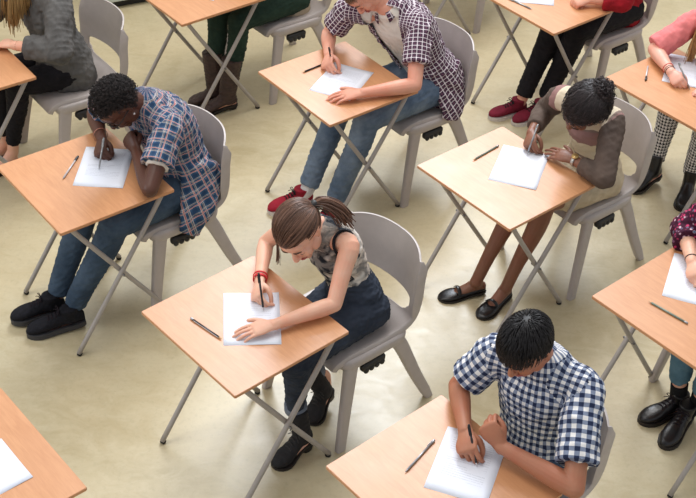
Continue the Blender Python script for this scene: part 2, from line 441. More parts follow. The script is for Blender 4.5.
def make_desk(loc, rz, label):
    t = empty('exam_desk', loc, rz, label, 'desk', 'folding exam desks')
    hx, hy = DD/2, DW/2
    bm = bmesh.new(); rbox(bm, (0, 0, TH-.0075), (DD, DW, .015), bev=0)
    vs = [e for e in bm.edges if abs(e.verts[0].co.z-e.verts[1].co.z) > .01]
    bmesh.ops.bevel(bm, geom=vs, offset=.003, segments=2, affect='EDGES')
    for f in bm.faces: f.material_index = 0 if abs(f.normal.z) > .5 else 1
    top = [e for e in bm.edges if len(e.link_faces) == 2 and {f.material_index for f in e.link_faces} == {0, 1}]
    bmesh.ops.bevel(bm, geom=top, offset=.0015, segments=2, affect='EDGES')
    o = bmobj('desktop', bm, [M['wood'], M['edge']], t, smooth=False)
    # folding frame: two crossed legs at each side, rails under the top, a bar across each pair
    fa0, fa1 = .035-hx, hx-.02; zb = TH-.028
    for sg in (1, -1):
        for d, (x0, x1, inn) in enumerate(((hx-.045, fa0, 0), (fa0+.03, fa1, .022))):
            y = sg*(hy-.036-inn)
            bm = bmesh.new()
            dx = x1-x0; k = .035
            sweep(bm, [(x0+(-.05 if x0 > 0 else .05)*.8, y, zb), (x0+(-.012 if x0 > 0 else .012), y, zb), (x0+dx*k, y, zb-.028), (x0+dx*.5, y, zb*.5), (x1, y, .012)], [.0115]*5, 12, sub=5, round_=False)
            leg = bmobj('leg', bm, M['metal'], t)
            bm = bmesh.new(); ax = unit([dx, 0, -zb])
            sweep(bm, [np.array([x1, y, .001]), np.array([x1, y, .001])-ax*.014], [.0122]*2, 12, sub=2, round_=False)
            bmobj('rubber_foot', bm, M['rubber'], leg)
        bm = bmesh.new(); xm = (hx-.045+fa0)/2*.5+(fa0+.03+fa1)/2*.5
        sweep(bm, [(xm, sg*(hy-.018), zb*.5+.01), (xm, sg*(hy-.072), zb*.5+.01)], [.006, .006], 8, sub=1)
        bmobj('pivot_bolt', bm, M['steel'], t)
        bm = bmesh.new(); rbox(bm, (0, sg*(hy-.045), TH-.0225), (DD-.11, .034, .014), bev=.003)
        bmobj('top_rail', bm, M['metal'], t)
    for x, z, wdt in ((-hx+.09, TH-.03, DW-.09), (hx-.09, TH-.03, DW-.09)):
        bm = bmesh.new(); sweep(bm, [(x, -wdt/2, z), (x, wdt/2, z)], [.009]*2, 10, sub=2)
        bmobj('cross_bar', bm, M['metal'], t)
    return t

# ---------------------------------------------------------------- chairs
def make_chair(loc, rz, label):
    t = empty('school_chair', loc, rz, label, 'chair', 'one-piece grey plastic chairs')
    prof = [(-.272, .425), (-.262, .447), (-.235, .462), (-.17, .467), (-.05, .458), (.06, .455), (.13, .462), (.175, .482), (.2, .52), (.213, .57), (.224, .62), (.232, .69), (.242, .75), (.252, .80), (.255, .815)]
    wid = [.185, .192, .198, .204, .21, .212, .214, .216, .219, .222, .224, .225, .224, .218, .212]
    dish = [0, .002, .006, .012, .018, .022, .03, .045, .06, .074, .082, .088, .092, .09, .088]
    A = catmull([np.array([p[0], p[1], w_, d]) for p, w_, d in zip(prof, wid, dish)], 4); A = np.array(A); N = len(A)
    T = np.gradient(A[:, :2], axis=0); T /= np.linalg.norm(T, axis=1)[:, None]
    nu = 28; us = np.linspace(-1, 1, nu+1)
    bm = bmesh.new(); grid = []
    for i in range(N):
        x, z, wd, ds = A[i]; nx, nz = -T[i][1], T[i][0]   # normal towards the sitter
        row = []
        back = min(1, max(0, (z-.47)/.1)) if i > N*.4 else 0
        zz = (z-.60)/.2
        for k, u in enumerate(us):
            off = ds*abs(u)**2.2
            X = V((x+nx*off, u*wd, z+nz*off))
            if back and z > .7: X.z -= .03*abs(u)**4*min(1, (z-.7)/.1)
            row.append(bm.verts.new(X))
        # rolled rim down the outside
        fl = .020+.022*back if z < .77 else .042*max(.25, (.83-z)/.06)
        L0 = row[0].co; L1 = row[-1].co
        a = [bm.verts.new(L0+V((-nx*fl*q, -.006*math.sin(q*1.6), -nz*fl*q))) for q in (.25, 1)]
        b = [bm.verts.new(L1+V((-nx*fl*q, .006*math.sin(q*1.6), -nz*fl*q))) for q in (.25, 1)]
        grid.append([a[1], a[0]]+row+[b[0], b[1]])
    zc = A[:, 1]
    for i in range(N-1):
        for k in range(len(grid[0])-1):
            u = -1+2*(k-2+.5)/nu; zm = (zc[i]+zc[i+1])/2
            lim = .79-.25*max(0, (.535-zm)/.05)**2 if i > N*.45 else 0
            if i > N*.45 and .486 < zm < .576 and abs(u) < lim: continue
            bm.faces.new((grid[i][k], grid[i][k+1], grid[i+1][k+1], grid[i+1][k]))
    bmesh.ops.smooth_vert(bm, verts=[v for v in bm.verts if any(len(e.link_faces) == 1 for e in v.link_edges) and .48 < v.co.z < .66 and abs(v.co.y) < .2], factor=.5, use_axis_x=True, use_axis_y=True, use_axis_z=True)
    for _ in range(2): bmesh.ops.smooth_vert(bm, verts=[v for v in bm.verts if any(len(e.link_faces) == 1 for e in v.link_edges) and .48 < v.co.z < .66 and abs(v.co.y) < .2], factor=.5, use_axis_x=True, use_axis_y=True, use_axis_z=True)
    bmesh.ops.recalc_face_normals(bm, faces=bm.faces)
    me = bpy.data.meshes.new('seat_and_back'); bm.to_mesh(me); bm.free()
    o = newobj('seat_and_back', me, t, [M['chair']])
    md = o.modifiers.new('thick', 'SOLIDIFY'); md.thickness = .009; md.offset = 0
    md = o.modifiers.new('soft', 'BEVEL'); md.width = .003; md.segments = 2; md.limit_method = 'ANGLE'; md.angle_limit = math.radians(50)
    bk = bpy.data.meshes.new_from_object(o.evaluated_get(bpy.context.evaluated_depsgraph_get())); o.modifiers.clear(); o.data = bk
    for sg in (1, -1):
        bm = bmesh.new()
        sweep(bm, [(-.215, sg*.185, .43), (-.20, sg*.205, .436), (-.14, sg*.212, .438), (.02, sg*.214, .437), (.085, sg*.208, .434), (.12, sg*.185, .43)], [(.02, .026), (.024, .028), (.021, .026), (.021, .026), (.024, .028), (.02, .024)], 16, side=(0, 1, 0), sub=4, power=3.2)
        bmobj('side_rail', bm, M['chair'], t)
        for pts in ([(-.185, sg*.205, .44), (-.20, sg*.215, .37), (-.235, sg*.235, .18), (-.262, sg*.25, .004)], [(.06, sg*.205, .44), (.10, sg*.215, .37), (.18, sg*.235, .18), (.265, sg*.252, .004)]):
            bm = bmesh.new()
            rr = sweep(bm, pts, [(.019, .036), (.018, .033), (.017, .028), (.016, .024)], 20, side=(0, 1, 0), sub=4, power=3.5, round_=False)
            for v in rr[-1]: v.co.z = .001
            lo = bmobj('leg', bm, M['chair'], t); autosmooth(lo, 50)
        bm = bmesh.new(); y = sg*.218
        sweep(bm, [(-.125, y, .385), (-.02, y, .385)], [(.016, .02)]*2, 12, side=(0, 1, 0), sub=3, power=3)
        for q in range(4): ellipsoid(bm, (-.118+q*.03, y+sg*.012, .372), (.014, .01, .016))
        bmobj('linking_clip', bm, M['blackpl'], t)
    return t

DLAB = dict(A='wooden folding exam desk where the girl in the tie-dye top rests her arm', B='wooden folding exam desk under the elbow of the boy in blue plaid shirt',
 C='wooden folding exam desk of the boy in the dark checked shirt and red trainers', D='wooden folding exam desk of the girl with a turquoise necklace',
 E='wooden folding exam desk of the boy in navy gingham, bottom of the photo', F='wooden folding exam desk at right edge, above a pair of shiny black lace-up shoes',
 G='wooden folding exam desk at left edge before the person in washed grey shirt', H='wooden folding exam desk above green trousers and brown boots, top left',
 I='wooden folding exam desk above black jeans and maroon canvas shoes, top right', J='wooden folding exam desk under the arm in a coral pink sleeve',
 K='empty wooden folding exam desk with nobody sitting at it, bottom left corner', L='farthest folding exam desk, only its crossed metal legs visible at the top edge')
first = None
for k, (x, y, t) in DESK.items():
    p = W(k, (-.0199, 0, 0))
    if first is None: first = make_desk(p, t, DLAB[k])
    else: dup(first, p, t, DLAB[k])
# chair centre in the desk's frame, small turn
CH = dict(A=(.56, 0, 0), B=(.42, .01, 0), C=(.53, -.01, 0), D=(.578, 0, 0), E=(.41, -.01, 0), F=(.50, -.02, 0), G=(.63, .02, 0), H=(.605, 0, 0), I=(.50, 0, 0), J=(.55, 0, 0), L=(.56, 0, 0))
CLAB = dict(A='grey plastic chair under the girl in the tie-dye top', B='grey plastic chair under the boy in the blue plaid shirt', C='grey plastic chair under the boy in the dark checked shirt',
 D='grey plastic chair under the girl with bare legs and black loafers', E='grey plastic chair mostly hidden behind the boy in navy gingham', F='grey plastic chair at right edge under the person in floral sleeves',
 G='grey plastic chair with open lower back under the person in the washed grey shirt', H='grey plastic chair under the person in green trousers and brown boots',
 I='grey plastic chair under the person in black jeans and maroon shoes', J='grey plastic chair of the person in houndstooth trousers, right edge', L='farthest grey plastic chair, one leg showing at the top edge')
firstc = None
for k, (a, b, r) in CH.items():
    p = W(k, (a, b, 0)); rz = DESK[k][2]+r
    if firstc is None: firstc = make_chair(p, rz, CLAB[k])
    else: dup(firstc, p, rz, CLAB[k])

# ---------------------------------------------------------------- papers and pens
def make_paper(n, a, b, rot, label, lift=.0):
    bm = bmesh.new(); w_, h_ = .222, .305
    uvl = bm.loops.layers.uv.new('UVMap'); q = 8; g = [[bm.verts.new(((i/q-.5)*h_, (j/q-.5)*w_, .0012+.0012*math.sin(i*1.1+j*.7+a*9))) for j in range(q+1)] for i in range(q+1)]
    for i in range(q):
        for j in range(q):
            f = bm.faces.new((g[i][j], g[i+1][j], g[i+1][j+1], g[i][j+1]))
            for l, (ii, jj) in zip(f.loops, ((i, j), (i+1, j), (i+1, j+1), (i, j+1))): l[uvl].uv = (1-jj/q, ii/q)
    r = bmesh.ops.extrude_face_region(bm, geom=bm.faces[:])
    for v in [x for x in r['geom'] if isinstance(x, bmesh.types.BMVert)]: v.co.z -= .0006
    o = bmobj('exam_paper', bm, M['blankpaper' if 'blank' in label else 'paper']); o.location = W(n, (a, b, TH+lift)); o.rotation_euler = (0, 0, DESK[n][2]+rot)
    return tag(o, label, 'paper', 'exam papers on the desks')
for n, a, b, r, l in (('A', .012, -.004, .92, 'printed exam paper under both hands of the girl in the tie-dye top'),
 ('B', .091, .022, .87, 'printed exam paper under the fist of the boy in blue plaid'),
 ('C', -.005, -.014, .49, 'exam paper on the desk of the boy in the dark checked shirt'),
 ('D', .076, .008, .55, 'handwritten exam paper before the girl with the silver watch'),
 ('E', .088, -.003, .52, 'printed exam paper in front of the boy in navy gingham'),
 ('F', .12, .10, .50, 'exam paper under the joined hands at the right edge'),
 ('I', -.03, .11, .76, 'exam paper beside the silver pen on the top right desk'),
 ('J', .11, .086, .55, 'exam paper under the hand with dark bracelets'),
 ('K', -.011, -.039, 0, 'blank exam paper on the unoccupied desk, bottom left corner'),
 ('H', .07, .0, .5, 'exam paper on the desk above the brown boots')):
    make_paper(n, a, b, r, l)

def make_pen(n, p0, p1, kind, label, group='pens and pencils'):
    """p0 writing end, p1 other end, in desk frame"""
    p0, p1 = np.array(W(n, p0)), np.array(W(n, p1)); L = np.linalg.norm(p1-p0)
    t = bpy.data.objects.new({'pencil': 'pencil', 'greenpencil': 'pencil'}.get(kind, 'pen'), None); C.objects.link(t); t.location = p0; t.empty_display_size = .05
    t.rotation_mode = 'QUATERNION'; t.rotation_quaternion = V(p1-p0).to_track_quat('Z', 'Y')
    tag(t, label, 'pencil' if 'pencil' in kind else 'pen', group)
    r = .0042
    body = {'pencil': 'penblack', 'greenpencil': 'pengreen', 'clear': 'penclear', 'black': 'penblack', 'silver': 'pensilver'}[kind]
    bm = bmesh.new(); sweep(bm, [(0, 0, .014), (0, 0, L-.012)], [r, r], 8 if 'pencil' not in kind else 6, sub=2, round_=False); bmobj('barrel', bm, M[body], t)
    bm = bmesh.new(); sweep(bm, [(0, 0, 0), (0, 0, .006), (0, 0, .016)], [.0008, .002, r], 8, sub=2, round_=False)
    bmobj('tip', bm, M['penwood' if 'pencil' in kind else ('pensilver' if kind != 'black' else 'penclear')], t)
    if 'pencil' in kind:
        bm = bmesh.new(); sweep(bm, [(0, 0, L-.012), (0, 0, L-.001)], [r*1.03]*2, 10, sub=2); bmobj('end_band', bm, M['pensilver'], t)
        if kind == 'pencil':
            bm = bmesh.new(); rbox(bm, (.0032, 0, L*.5), (.003, .003, L*.8), bev=.0005); bmobj('light_stripe', bm, M['penclear'], t)
    else:
        cc = {'clear': 'penblack', 'black': 'penblack', 'silver': 'pensilver'}[kind]
        bm = bmesh.new(); sweep(bm, [(0, 0, L-.035 if kind != 'silver' else L-.012), (0, 0, L-.002)], [r*1.2]*2, 10, sub=2); bmobj('cap', bm, M[cc], t)
        bm = bmesh.new(); rbox(bm, (.0058, 0, L-.022), (.0016, .003, .034), bev=.0005); bmobj('clip', bm, M[cc], t)
    return t
zt = TH+.0052
make_pen('A', (-.154, -.03, zt), (-.175, .142, zt), 'pencil', 'black and white pencil beside the paper of the girl in tie-dye')
make_pen('B', (-.107, .039, zt), (.034, .158, zt), 'clear', 'clear ballpoint with dark clip beside the paper of the boy in plaid')
make_pen('C', (-.125, .160, zt), (.03, .168, zt), 'pencil', 'thin dark pencil by the writing hand of the boy in red trainers')
make_pen('D', (-.064, .172, zt), (.118, .188, zt), 'greenpencil', 'grey pencil lying left of the handwritten paper')
make_pen('E', (-.106, .104, zt), (.077, .149, zt), 'silver', 'silver pen lying beside the printed paper at the bottom of the photo')
make_pen('F', (-.144, .133, zt), (-.125, -.05, zt), 'greenpencil', 'green-grey pencil lying on the right-edge desk near black shoes')
make_pen('I', (-.203, -.038, zt), (-.223, .132, zt), 'silver', 'silver pen lying on the top right desk over maroon shoes')
make_pen('J', (-.017, .243, zt), (-.147, .152, zt), 'clear', 'clear ballpoint lying on the desk near dark bracelets')
HP = dict(A=((.073, -.001, .752), (.118, .085, .862), 'black', 'black ballpoint held by the girl with red wristbands'),
 B=((.06, .014, .752), (.098, .098, .885), 'silver', 'pale silver pen held by the boy in blue plaid shirt'),
 C=((.053, .146, .752), (.10, .27, .79), 'black', 'black pen held by the boy in the dark checked shirt'),
 D=((.174, .054, .752), (.21, .138, .866), 'silver', 'slim pen held upright by the girl with black curled updo'),
 E=((.108, -.034, .752), (.083, .108, .814), 'black', 'black-capped clear pen held by the boy in navy gingham'),
 F=((.10, .06, .752), (.12, .15, .85), 'black', 'black pen held in the hands at the right edge'),
 J=((-.032, -.044, .752), (-.0, .07, .84), 'silver', 'silver pen held in the hand with dark bracelets'))

# ---------------------------------------------------------------- cabinet at the far side
ct = empty('storage_cabinet', (-1.16, 7.745, 0), .50, 'pale storage cabinet with dark plinth, only its foot showing at top left', 'cabinet')
bm = bmesh.new(); rbox(bm, (0, .24, .45), (1.2, .45, .80), bev=.004); bmobj('carcass', bm, M['cab'], ct, smooth=False)
bm = bmesh.new(); rbox(bm, (0, .25, .025), (1.18, .42, .05), bev=.002); bmobj('plinth', bm, M['cabdark'], ct, smooth=False)
for x in (-.3, .3):
    bm = bmesh.new(); rbox(bm, (x, .006, .45), (.585, .018, .78), bev=.003); d = bmobj('door', bm, M['cab'], ct, smooth=False)
    bm = bmesh.new(); sweep(bm, [(x-.2*math.copysign(1, x), -.025, .66), (x-.2*math.copysign(1, x), -.025, .78)], [.006]*2, 8, sub=2); bmobj('handle', bm, M['steel'], d)

# hall wall behind the cabinet
bm = bmesh.new(); rbox(bm, (0, 0, 1.6), (16, .12, 3.2), bev=0); wl = bmobj('wall_back', bm, plain('pale_wall_paint', (232, 229, 222), .7, .02, 8), smooth=False)
wl.location = (-1.16-.60*math.sin(.5), 7.745+.60*math.cos(.5), 0); wl.rotation_euler = (0, 0, .5); wl['kind'] = 'structure'
bm = bmesh.new(); rbox(bm, (0, -.07, .05), (16, .02, .1), bev=.003); bs = bmobj('baseboard_back', bm, M['cabdark'], smooth=False); bs.location = wl.location; bs.rotation_euler = wl.rotation_euler; bs['kind'] = 'structure'
# ================================================================ people
def basis(f, u):
    """columns: right, forward, up"""
    f = unit(f); u = np.array(u, float); u = unit(u-f*u.dot(f)); r = np.cross(f, u)
    return np.array([r, f, u]).T
def ik(p0, p1, l1, l2, hint):
    p0, p1 = np.array(p0, float), np.array(p1, float); d = np.linalg.norm(p1-p0); k = max(1, d/(l1+l2)*1.003); l1 *= k; l2 *= k
    ax = (p1-p0)/d; a = (l1*l1-l2*l2+d*d)/(2*d); h = math.sqrt(max(0, l1*l1-a*a)); hv = np.array(hint, float); hv = unit(hv-ax*hv.dot(ax))
    return p0+ax*a+hv*h

CURL = dict(write=((50, 48, 18), (60, 60, 25), (68, 72, 32), (74, 78, 38)), fist=((72, 88, 45), (76, 92, 48), (78, 94, 50), (80, 94, 50)),
            flat=((10, 14, 10), (8, 14, 10), (8, 16, 10), (10, 18, 12)), loose=((30, 34, 18), (34, 38, 20), (38, 42, 22), (42, 46, 24)))
def hand(bm, w, f, n, right, pose, sc=1.0, fr=.0088, elbow=None):
    """five-fingered hand: w wrist, f towards the knuckles, n out of the back of the hand"""
    f = unit(f); n = unit(np.array(n, float)-f*np.dot(n, f)); s = np.cross(n, f)*(1 if right else -1)
    w = np.array(w, float); P = lambda a, b, c: w+sc*(f*a+s*b+n*c)
    sweep(bm, [P(-.012, 0, 0), P(.02, .002, 0), P(.055, .001, .002), P(.082, 0, 0)], [(.026*sc, .0185*sc), (.030*sc, .0175*sc), (.040*sc, .0155*sc), (.038*sc, .0125*sc)], 14, side=s, sub=3)
    ends = []
    spread = dict(write=.02, fist=.0, flat=.035, loose=.05)[pose]
    for i, (b, a, L) in enumerate(((.0295, .080, (.040, .025, .019)), (.0100, .086, (.045, .029, .020)), (-.0095, .082, (.041, .027, .019)), (-.0280, .073, (.033, .020, .017)))):
        p = P(a, b, -.001); c = 0; pts = [p-f*.018*sc, p]; R = [(fr*1.05, fr*.95)]*2; sp = unit(f+s*(1.5-i)*spread)
        for k in range(3):
            c += math.radians(CURL[pose][i][k]*(.97+.06*((i*7+k*3) % 5)/4)); d = sp*math.cos(c)-n*math.sin(c); p = p+d*L[k]*sc
            pts.append(p); R.append((fr*(.98-.07*k)*(.92 if i == 3 else 1), fr*(.94-.07*k)*(.92 if i == 3 else 1)))
        sweep(bm, pts, R, 10, side=s, sub=3); ends.append(p)
    if pose == 'flat': tp = [P(.018, .018, -.004), P(.045, .043, -.008), P(.07, .058, -.009), P(.092, .064, -.010)]
    elif pose == 'write': tp = [P(.018, .018, -.006), P(.045, .040, -.022), P(.070, .040, -.044), P(.085, .024, -.062)]
    elif pose == 'fist': tp = [P(.018, .018, -.008), P(.050, .036, -.024), P(.078, .028, -.040), P(.090, .004, -.046)]
    else: tp = [P(.018, .018, -.006), P(.048, .042, -.014), P(.075, .052, -.024), P(.095, .048, -.032)]
    sweep(bm, tp, [.0135*sc, .0125*sc, .0105*sc, .0088*sc], 10, sub=3)
    return ends

def head_shapes(bm, c, B, k=1.0, female=False, jaw=1.0):
    P = lambda x, y, z: np.array(c)+B@np.array([x, y, z])*k
    E = lambda x, y, z, r: ellipsoid(bm, P(x, y, z), [q*k for q in r], B)
    E(0, -.012, .030, (.073, .094, .084)); E(0, .022, -.022, (.060*jaw, .066, .078)); E(0, .050, -.060, (.043*jaw, .040, .040)); E(0, .066, -.094, (.022, .018, .016))
    E(0, .060, .035, (.052, .032, .040))
    for s in (1, -1):
        E(s*.034, .062, -.022, (.024, .022, .024)); E(s*.026, .081, .020, (.023, .010, .007)); E(s*.048, .015, -.062, (.014, .034, .026))
        E(s*.031, .0725, .002, (.0150, .0118, .0112))   # lids over the eyes
        sweep(bm, [P(s*.071, .004, .022), P(s*.080, -.012, .026), P(s*.082, -.018, .004), P(s*.076, -.008, -.022), P(s*.071, .0, -.028)], [.0042*k, .006*k, .006*k, .0055*k, .004*k], 8, sub=3)
        E(s*.073, -.005, .0, (.006, .012, .020))
    sweep(bm, [P(0, .078, .018), P(0, .092, -.002), P(0, .105, -.026), P(0, .100, -.034)], [.007*k, .0085*k, .0125*k, .009*k], 10, sub=3)
    for s in (1, -1): E(s*.011, .094, -.032, (.0075, .009, .007))
    E(0, .082, -.060, (.022, .012, .008))

def face_parts(root, c, B, k, hairmat, lipmat, off):
    P = lambda x, y, z: np.array(c)+B@np.array([x, y, z])*k-off
    bm = bmesh.new(); sweep(bm, [P(-.023, .083, -.060), P(-.010, .0925, -.056), P(0, .0945, -.058), P(.010, .0925, -.056), P(.023, .083, -.060)], [(.002, .002), (.0042, .004), (.004, .004), (.0042, .004), (.002, .002)], 8, sub=3)
    sweep(bm, [P(-.020, .083, -.064), P(0, .0925, -.068), P(.020, .083, -.064)], [.003, .0052, .003], 8, sub=3); bmobj('lips', bm, lipmat, root)
    for s in (1, -1):
        bm = bmesh.new(); sweep(bm, [P(s*.013, .090, .024), P(s*.030, .0905, .031), P(s*.048, .078, .026)], [(.0015, .0028), (.0018, .0032), (.001, .0016)], 8, sub=3); bmobj('eyebrow', bm, hairmat, root)
        bm = bmesh.new(); ellipsoid(bm, P(s*.031, .0728, -.0015), (.0112*k,)*3); e = bmobj('eye', bm, M['eyew'], root)
        bm = bmesh.new(); ellipsoid(bm, P(s*.031, .0812, -.006), (.0040*k,)*3); bmobj('iris', bm, M['iris'], e)
        bm = bmesh.new(); sweep(bm, [P(s*.018, .0795, -.004), P(s*.031, .0845, -.0065), P(s*.044, .076, -.003)], [.0006, .0012, .0006], 6, sub=3); bmobj('eyelashes', bm, M['hairD'], root)

def strandmesh(name, strands, mat, root, sides=4):
    """strands: list of (points, radii, tint)"""
    vs, fs, tint = [], [], []
    for pts, rad, tn in strands:
        P = np.array(pts, float); n = len(P); T = np.gradient(P, axis=0); T /= np.linalg.norm(T, axis=1)[:, None]+1e-9
        ref = np.array([.31, .2, .93]); S = np.cross(T, ref); S /= np.linalg.norm(S, axis=1)[:, None]+1e-9; O = np.cross(T, S)
        b0 = len(vs)
        for i in range(n):
            r = rad[i] if hasattr(rad, '__len__') else rad
            for k in range(sides):
                a = 2*PI*k/sides; vs.append(P[i]+S[i]*r*math.cos(a)+O[i]*r*math.sin(a)); tint.append(tn)
        for i in range(n-1):
            for k in range(sides):
                k2 = (k+1) % sides; fs.append((b0+i*sides+k, b0+i*sides+k2, b0+(i+1)*sides+k2, b0+(i+1)*sides+k))
        fs.append(tuple(b0+k for k in range(sides))[::-1]); fs.append(tuple(b0+(n-1)*sides+k for k in range(sides)))
    me = bpy.data.meshes.new(name); me.from_pydata([tuple(v) for v in vs], [], fs)
    at = me.attributes.new('tint', 'FLOAT', 'POINT'); at.data.foreach_set('value', np.array(tint, np.float32))
    return newobj(name, me, root, [mat])

SK_C = np.array([0, -.012, .030]); SK_R = np.array([.073, .094, .084])
def fib(n):
    i = np.arange(n)+.5; ph = np.arccos(1-2*i/n); th = PI*(1+5**.5)*i
    return np.stack([np.cos(th)*np.sin(ph), np.sin(th)*np.sin(ph), np.cos(ph)], 1)
def inhair(d, low=-.55):
    # hairline: forehead high, down at the nape, around the ears
    x, y, z = d
    if low < -.505 and -.15 < y <= .42: return z > .10
    if y > .35: return z > (.40 if low < -.505 else .52)+.10*(y-.35)
    if y > -.15: return z > .52-(.35-y)*1.0+.0
    return z > low
def slerp(a, b, t):
    a, b = unit(a), unit(b); w_ = math.acos(max(-1, min(1, a.dot(b))))
    return a if w_ < 1e-4 else (math.sin((1-t)*w_)*a+math.sin(t*w_)*b)/math.sin(w_)
def hair(style, root, c, B, k, mat, off, seed=1, tail=None):
    rs = np.random.RandomState(seed); S = []
    P = lambda v: np.array(c)+B@(np.array(v)*k)-off
    onsk = lambda d, h: P(SK_C+d*(SK_R+h))
    cap = bmesh.new()
    low = dict(crop=-.5, curly=-.45, pony=-.51, bun=-.4, long=-.6, fringe=-.5)[style]
    g = []
    th = dict(crop=.006, curly=.014, pony=.012, bun=.022, long=.008, fringe=.011)[style]
    bmesh.ops.create_uvsphere(cap, u_segments=48, v_segments=32, radius=1)
    kill = [v for v in cap.verts if not inhair(v.co.normalized(), low)]; bmesh.ops.delete(cap, geom=kill, context='VERTS')
    for v in cap.verts: v.co = V(onsk(np.array(v.co.normalized()), th*.8))
    r = bmesh.ops.solidify(cap, geom=cap.faces[:], thickness=.006)
    if style == 'curly':
        for d in fib(2600):
            if not inhair(d, low): continue
            d = unit(d+rs.normal(size=3)*.03); h = th+rs.uniform(-.002, .012)+.010*max(0, d[2]); ctr = SK_C+d*(SK_R+h)
            a = unit(np.cross(d, rs.normal(size=3))); b = np.cross(d, a); r0 = rs.uniform(.0028, .0048); pts = []
            for q in range(9):
                t = q/8*2*PI*1.35; pts.append(P(ctr+(a*math.cos(t)+b*math.sin(t))*r0+d*(q-4)*.0012))
            S.append((pts, .00135, rs.uniform(0, .8)))
    elif style in ('crop', 'fringe'):
        swirl = unit([.15, -.55, .83]); long_ = .030 if style == 'crop' else .050
        for d in fib(2600 if style == 'crop' else 3600):
            if not inhair(d, low): continue
            flow = unit(d-swirl*.9); flow = unit(flow-d*flow.dot(d)+np.array([.25, 0, 0])*(d[1] > 0)); ln = long_*(.55+.75*max(0, d[2]))*rs.uniform(.8, 1.2)
            if style == 'fringe' and d[1] > .1: ln *= 1.25
            flow = unit(flow+rs.normal(size=3)*.14); pts = []; n = 6
            for q in range(n):
                t = q/(n-1); dd = unit(d+flow*ln*t/.085); h = .003+th*1.3*math.sin(min(1, t*1.3)*PI*.62)*(.7+.8*max(0, d[2]))+rs.uniform(0, .001)
                pts.append(onsk(dd, h))
            S.append((pts, [.0015, .0017, .0016, .0014, .001, .0004], rs.uniform(0, 1)**1.6))
    elif style in ('pony', 'bun'):
        base = unit([-.52, -.85, -.06]) if style == 'pony' else unit([-.22, -.84, .48])
        N_ = 2400
        for d in fib(N_):
            if not inhair(d, low): continue
            if rs.uniform() < .25: continue
            n = 12; pts = []; lift = th+rs.uniform(-.001, .004); ph = rs.uniform(0, 6); am = .0 if style == 'pony' else .004
            st = unit(d+rs.normal(size=3)*.02)
            for q in range(n):
                t = q/(n-1); dd = slerp(st, base, t*.97)
                side_ = unit(np.cross(st, base)); dd = unit(dd+side_*math.sin(t*PI)*.05*math.copysign(1, d[0])+side_*am*14*math.sin(t*26+ph)*.8)
                pts.append(onsk(dd, lift+.006*math.sin(t*PI)+(am*math.cos(t*26+ph) if am else 0)))
            S.append((pts, [.0012]+[.0017]*(n-2)+[.0013], rs.uniform(0, 1)**1.5*(.6 if style == 'bun' else 1)))
        bp = SK_C+base*(SK_R+.012)
        if style == 'pony':
            for q in range(190):
                j = rs.normal(size=3)*.0075; e = rs.normal(size=3)*.009
                b0 = P(bp); pts = [b0+j*.5]+[b0+np.array(tw)+j*(1+.2*ti)+e*.3*ti for ti, tw in enumerate(tail)]
                S.append((catmull(pts, 4), .0021, rs.uniform(0, 1)**1.4))
            for sx, cnt, L in ((1, 22, .09),):
                for q in range(cnt):
                    s0 = unit([sx*rs.uniform(.55, .75), rs.uniform(.48, .62), rs.uniform(.38, .5)]); j = rs.normal(size=3)*.004
                    p0 = SK_C+s0*(SK_R+.005)
                    w0 = np.array(onsk(s0, .006)); dn = B@np.array([sx*.003, .018, -.03])*k; gz = np.array([0, 0, -1.0])
                    pts = [w0, w0+dn*.7+gz*.012+j*.5, w0+dn*1.1+gz*L*.45+j, w0+dn*1.2+gz*L*rs.uniform(.8, 1.05)+j*1.4]
                    S.append((catmull(pts, 3), .0012, rs.uniform(0, 1)**1.4))
        else:
            for q in range(420):
                d = unit(rs.normal(size=3)); ctr = bp+np.array([.004, -.010, .012])+d*np.array([.052, .046, .040])*rs.uniform(.6, 1); a = unit(rs.normal(size=3)); b = unit(np.cross(d, a)); r0 = rs.uniform(.006, .011)
                pts = [P(ctr+(a*math.cos(t)+b*math.sin(t))*r0+d*t*.0015) for t in np.linspace(0, 2*PI*rs.uniform(.6, 1.1), 10)]
                S.append((pts, .0017, rs.uniform(0, .7)))
            for d in fib(1500):
                if not inhair(d, low): continue
                ctr = SK_C+d*(SK_R+lift+rs.uniform(.0, .008)); a = unit(np.cross(d, rs.normal(size=3))); b = np.cross(d, a); r0 = rs.uniform(.005, .009)
                S.append(([P(ctr+(a*math.cos(t)+b*math.sin(t))*r0+d*(t-3)*.0012) for t in np.linspace(0, 2*PI*.8, 8)], .0016, rs.uniform(0, .8)))
            ellipsoid(cap, P(bp+np.array([.004, -.008, .010])), (.042, .038, .034), B)
    elif style == 'long':
        for d in fib(1900):
            if not inhair(d, low): continue
            sx = math.copysign(1, d[0]+.02); tgt = unit([sx*1.0, -.25+.7*d[1]*.6, -.25]); n = 7
            pts = [onsk(slerp(unit(d), tgt, q/(n-1)*.95), th+.004*math.sin(q/(n-1)*PI)+rs.uniform(0, .002)) for q in range(n)]
            e = pts[-1]; j = rs.normal(size=3)*.012; L = rs.uniform(.20, .30); bk = B@np.array([sx*.004, .025*d[1]*2, 0])
            pts += [e+np.array([0, 0, -L*.3])+j*.3+bk, e+np.array([0, 0, -L*.65])+j*.7+bk*1.5, e+np.array([0, 0, -L])+j+bk*1.6]
            S.append((pts, .0017, rs.uniform(0, 1)))
    for v in cap.verts: pass
    bmesh.ops.recalc_face_normals(cap, faces=cap.faces)
    me = bpy.data.meshes.new('hair'); cap.to_mesh(me); cap.free()
    ho = strandmesh('hair', S, mat, root)
    # join the cap into the strands
    bm = bmesh.new(); bm.from_mesh(ho.data); bm.from_mesh(me); bm.to_mesh(ho.data); bm.free(); bpy.data.meshes.remove(me)
    ho.data.polygons.foreach_set('use_smooth', [True]*len(ho.data.polygons))
    return ho

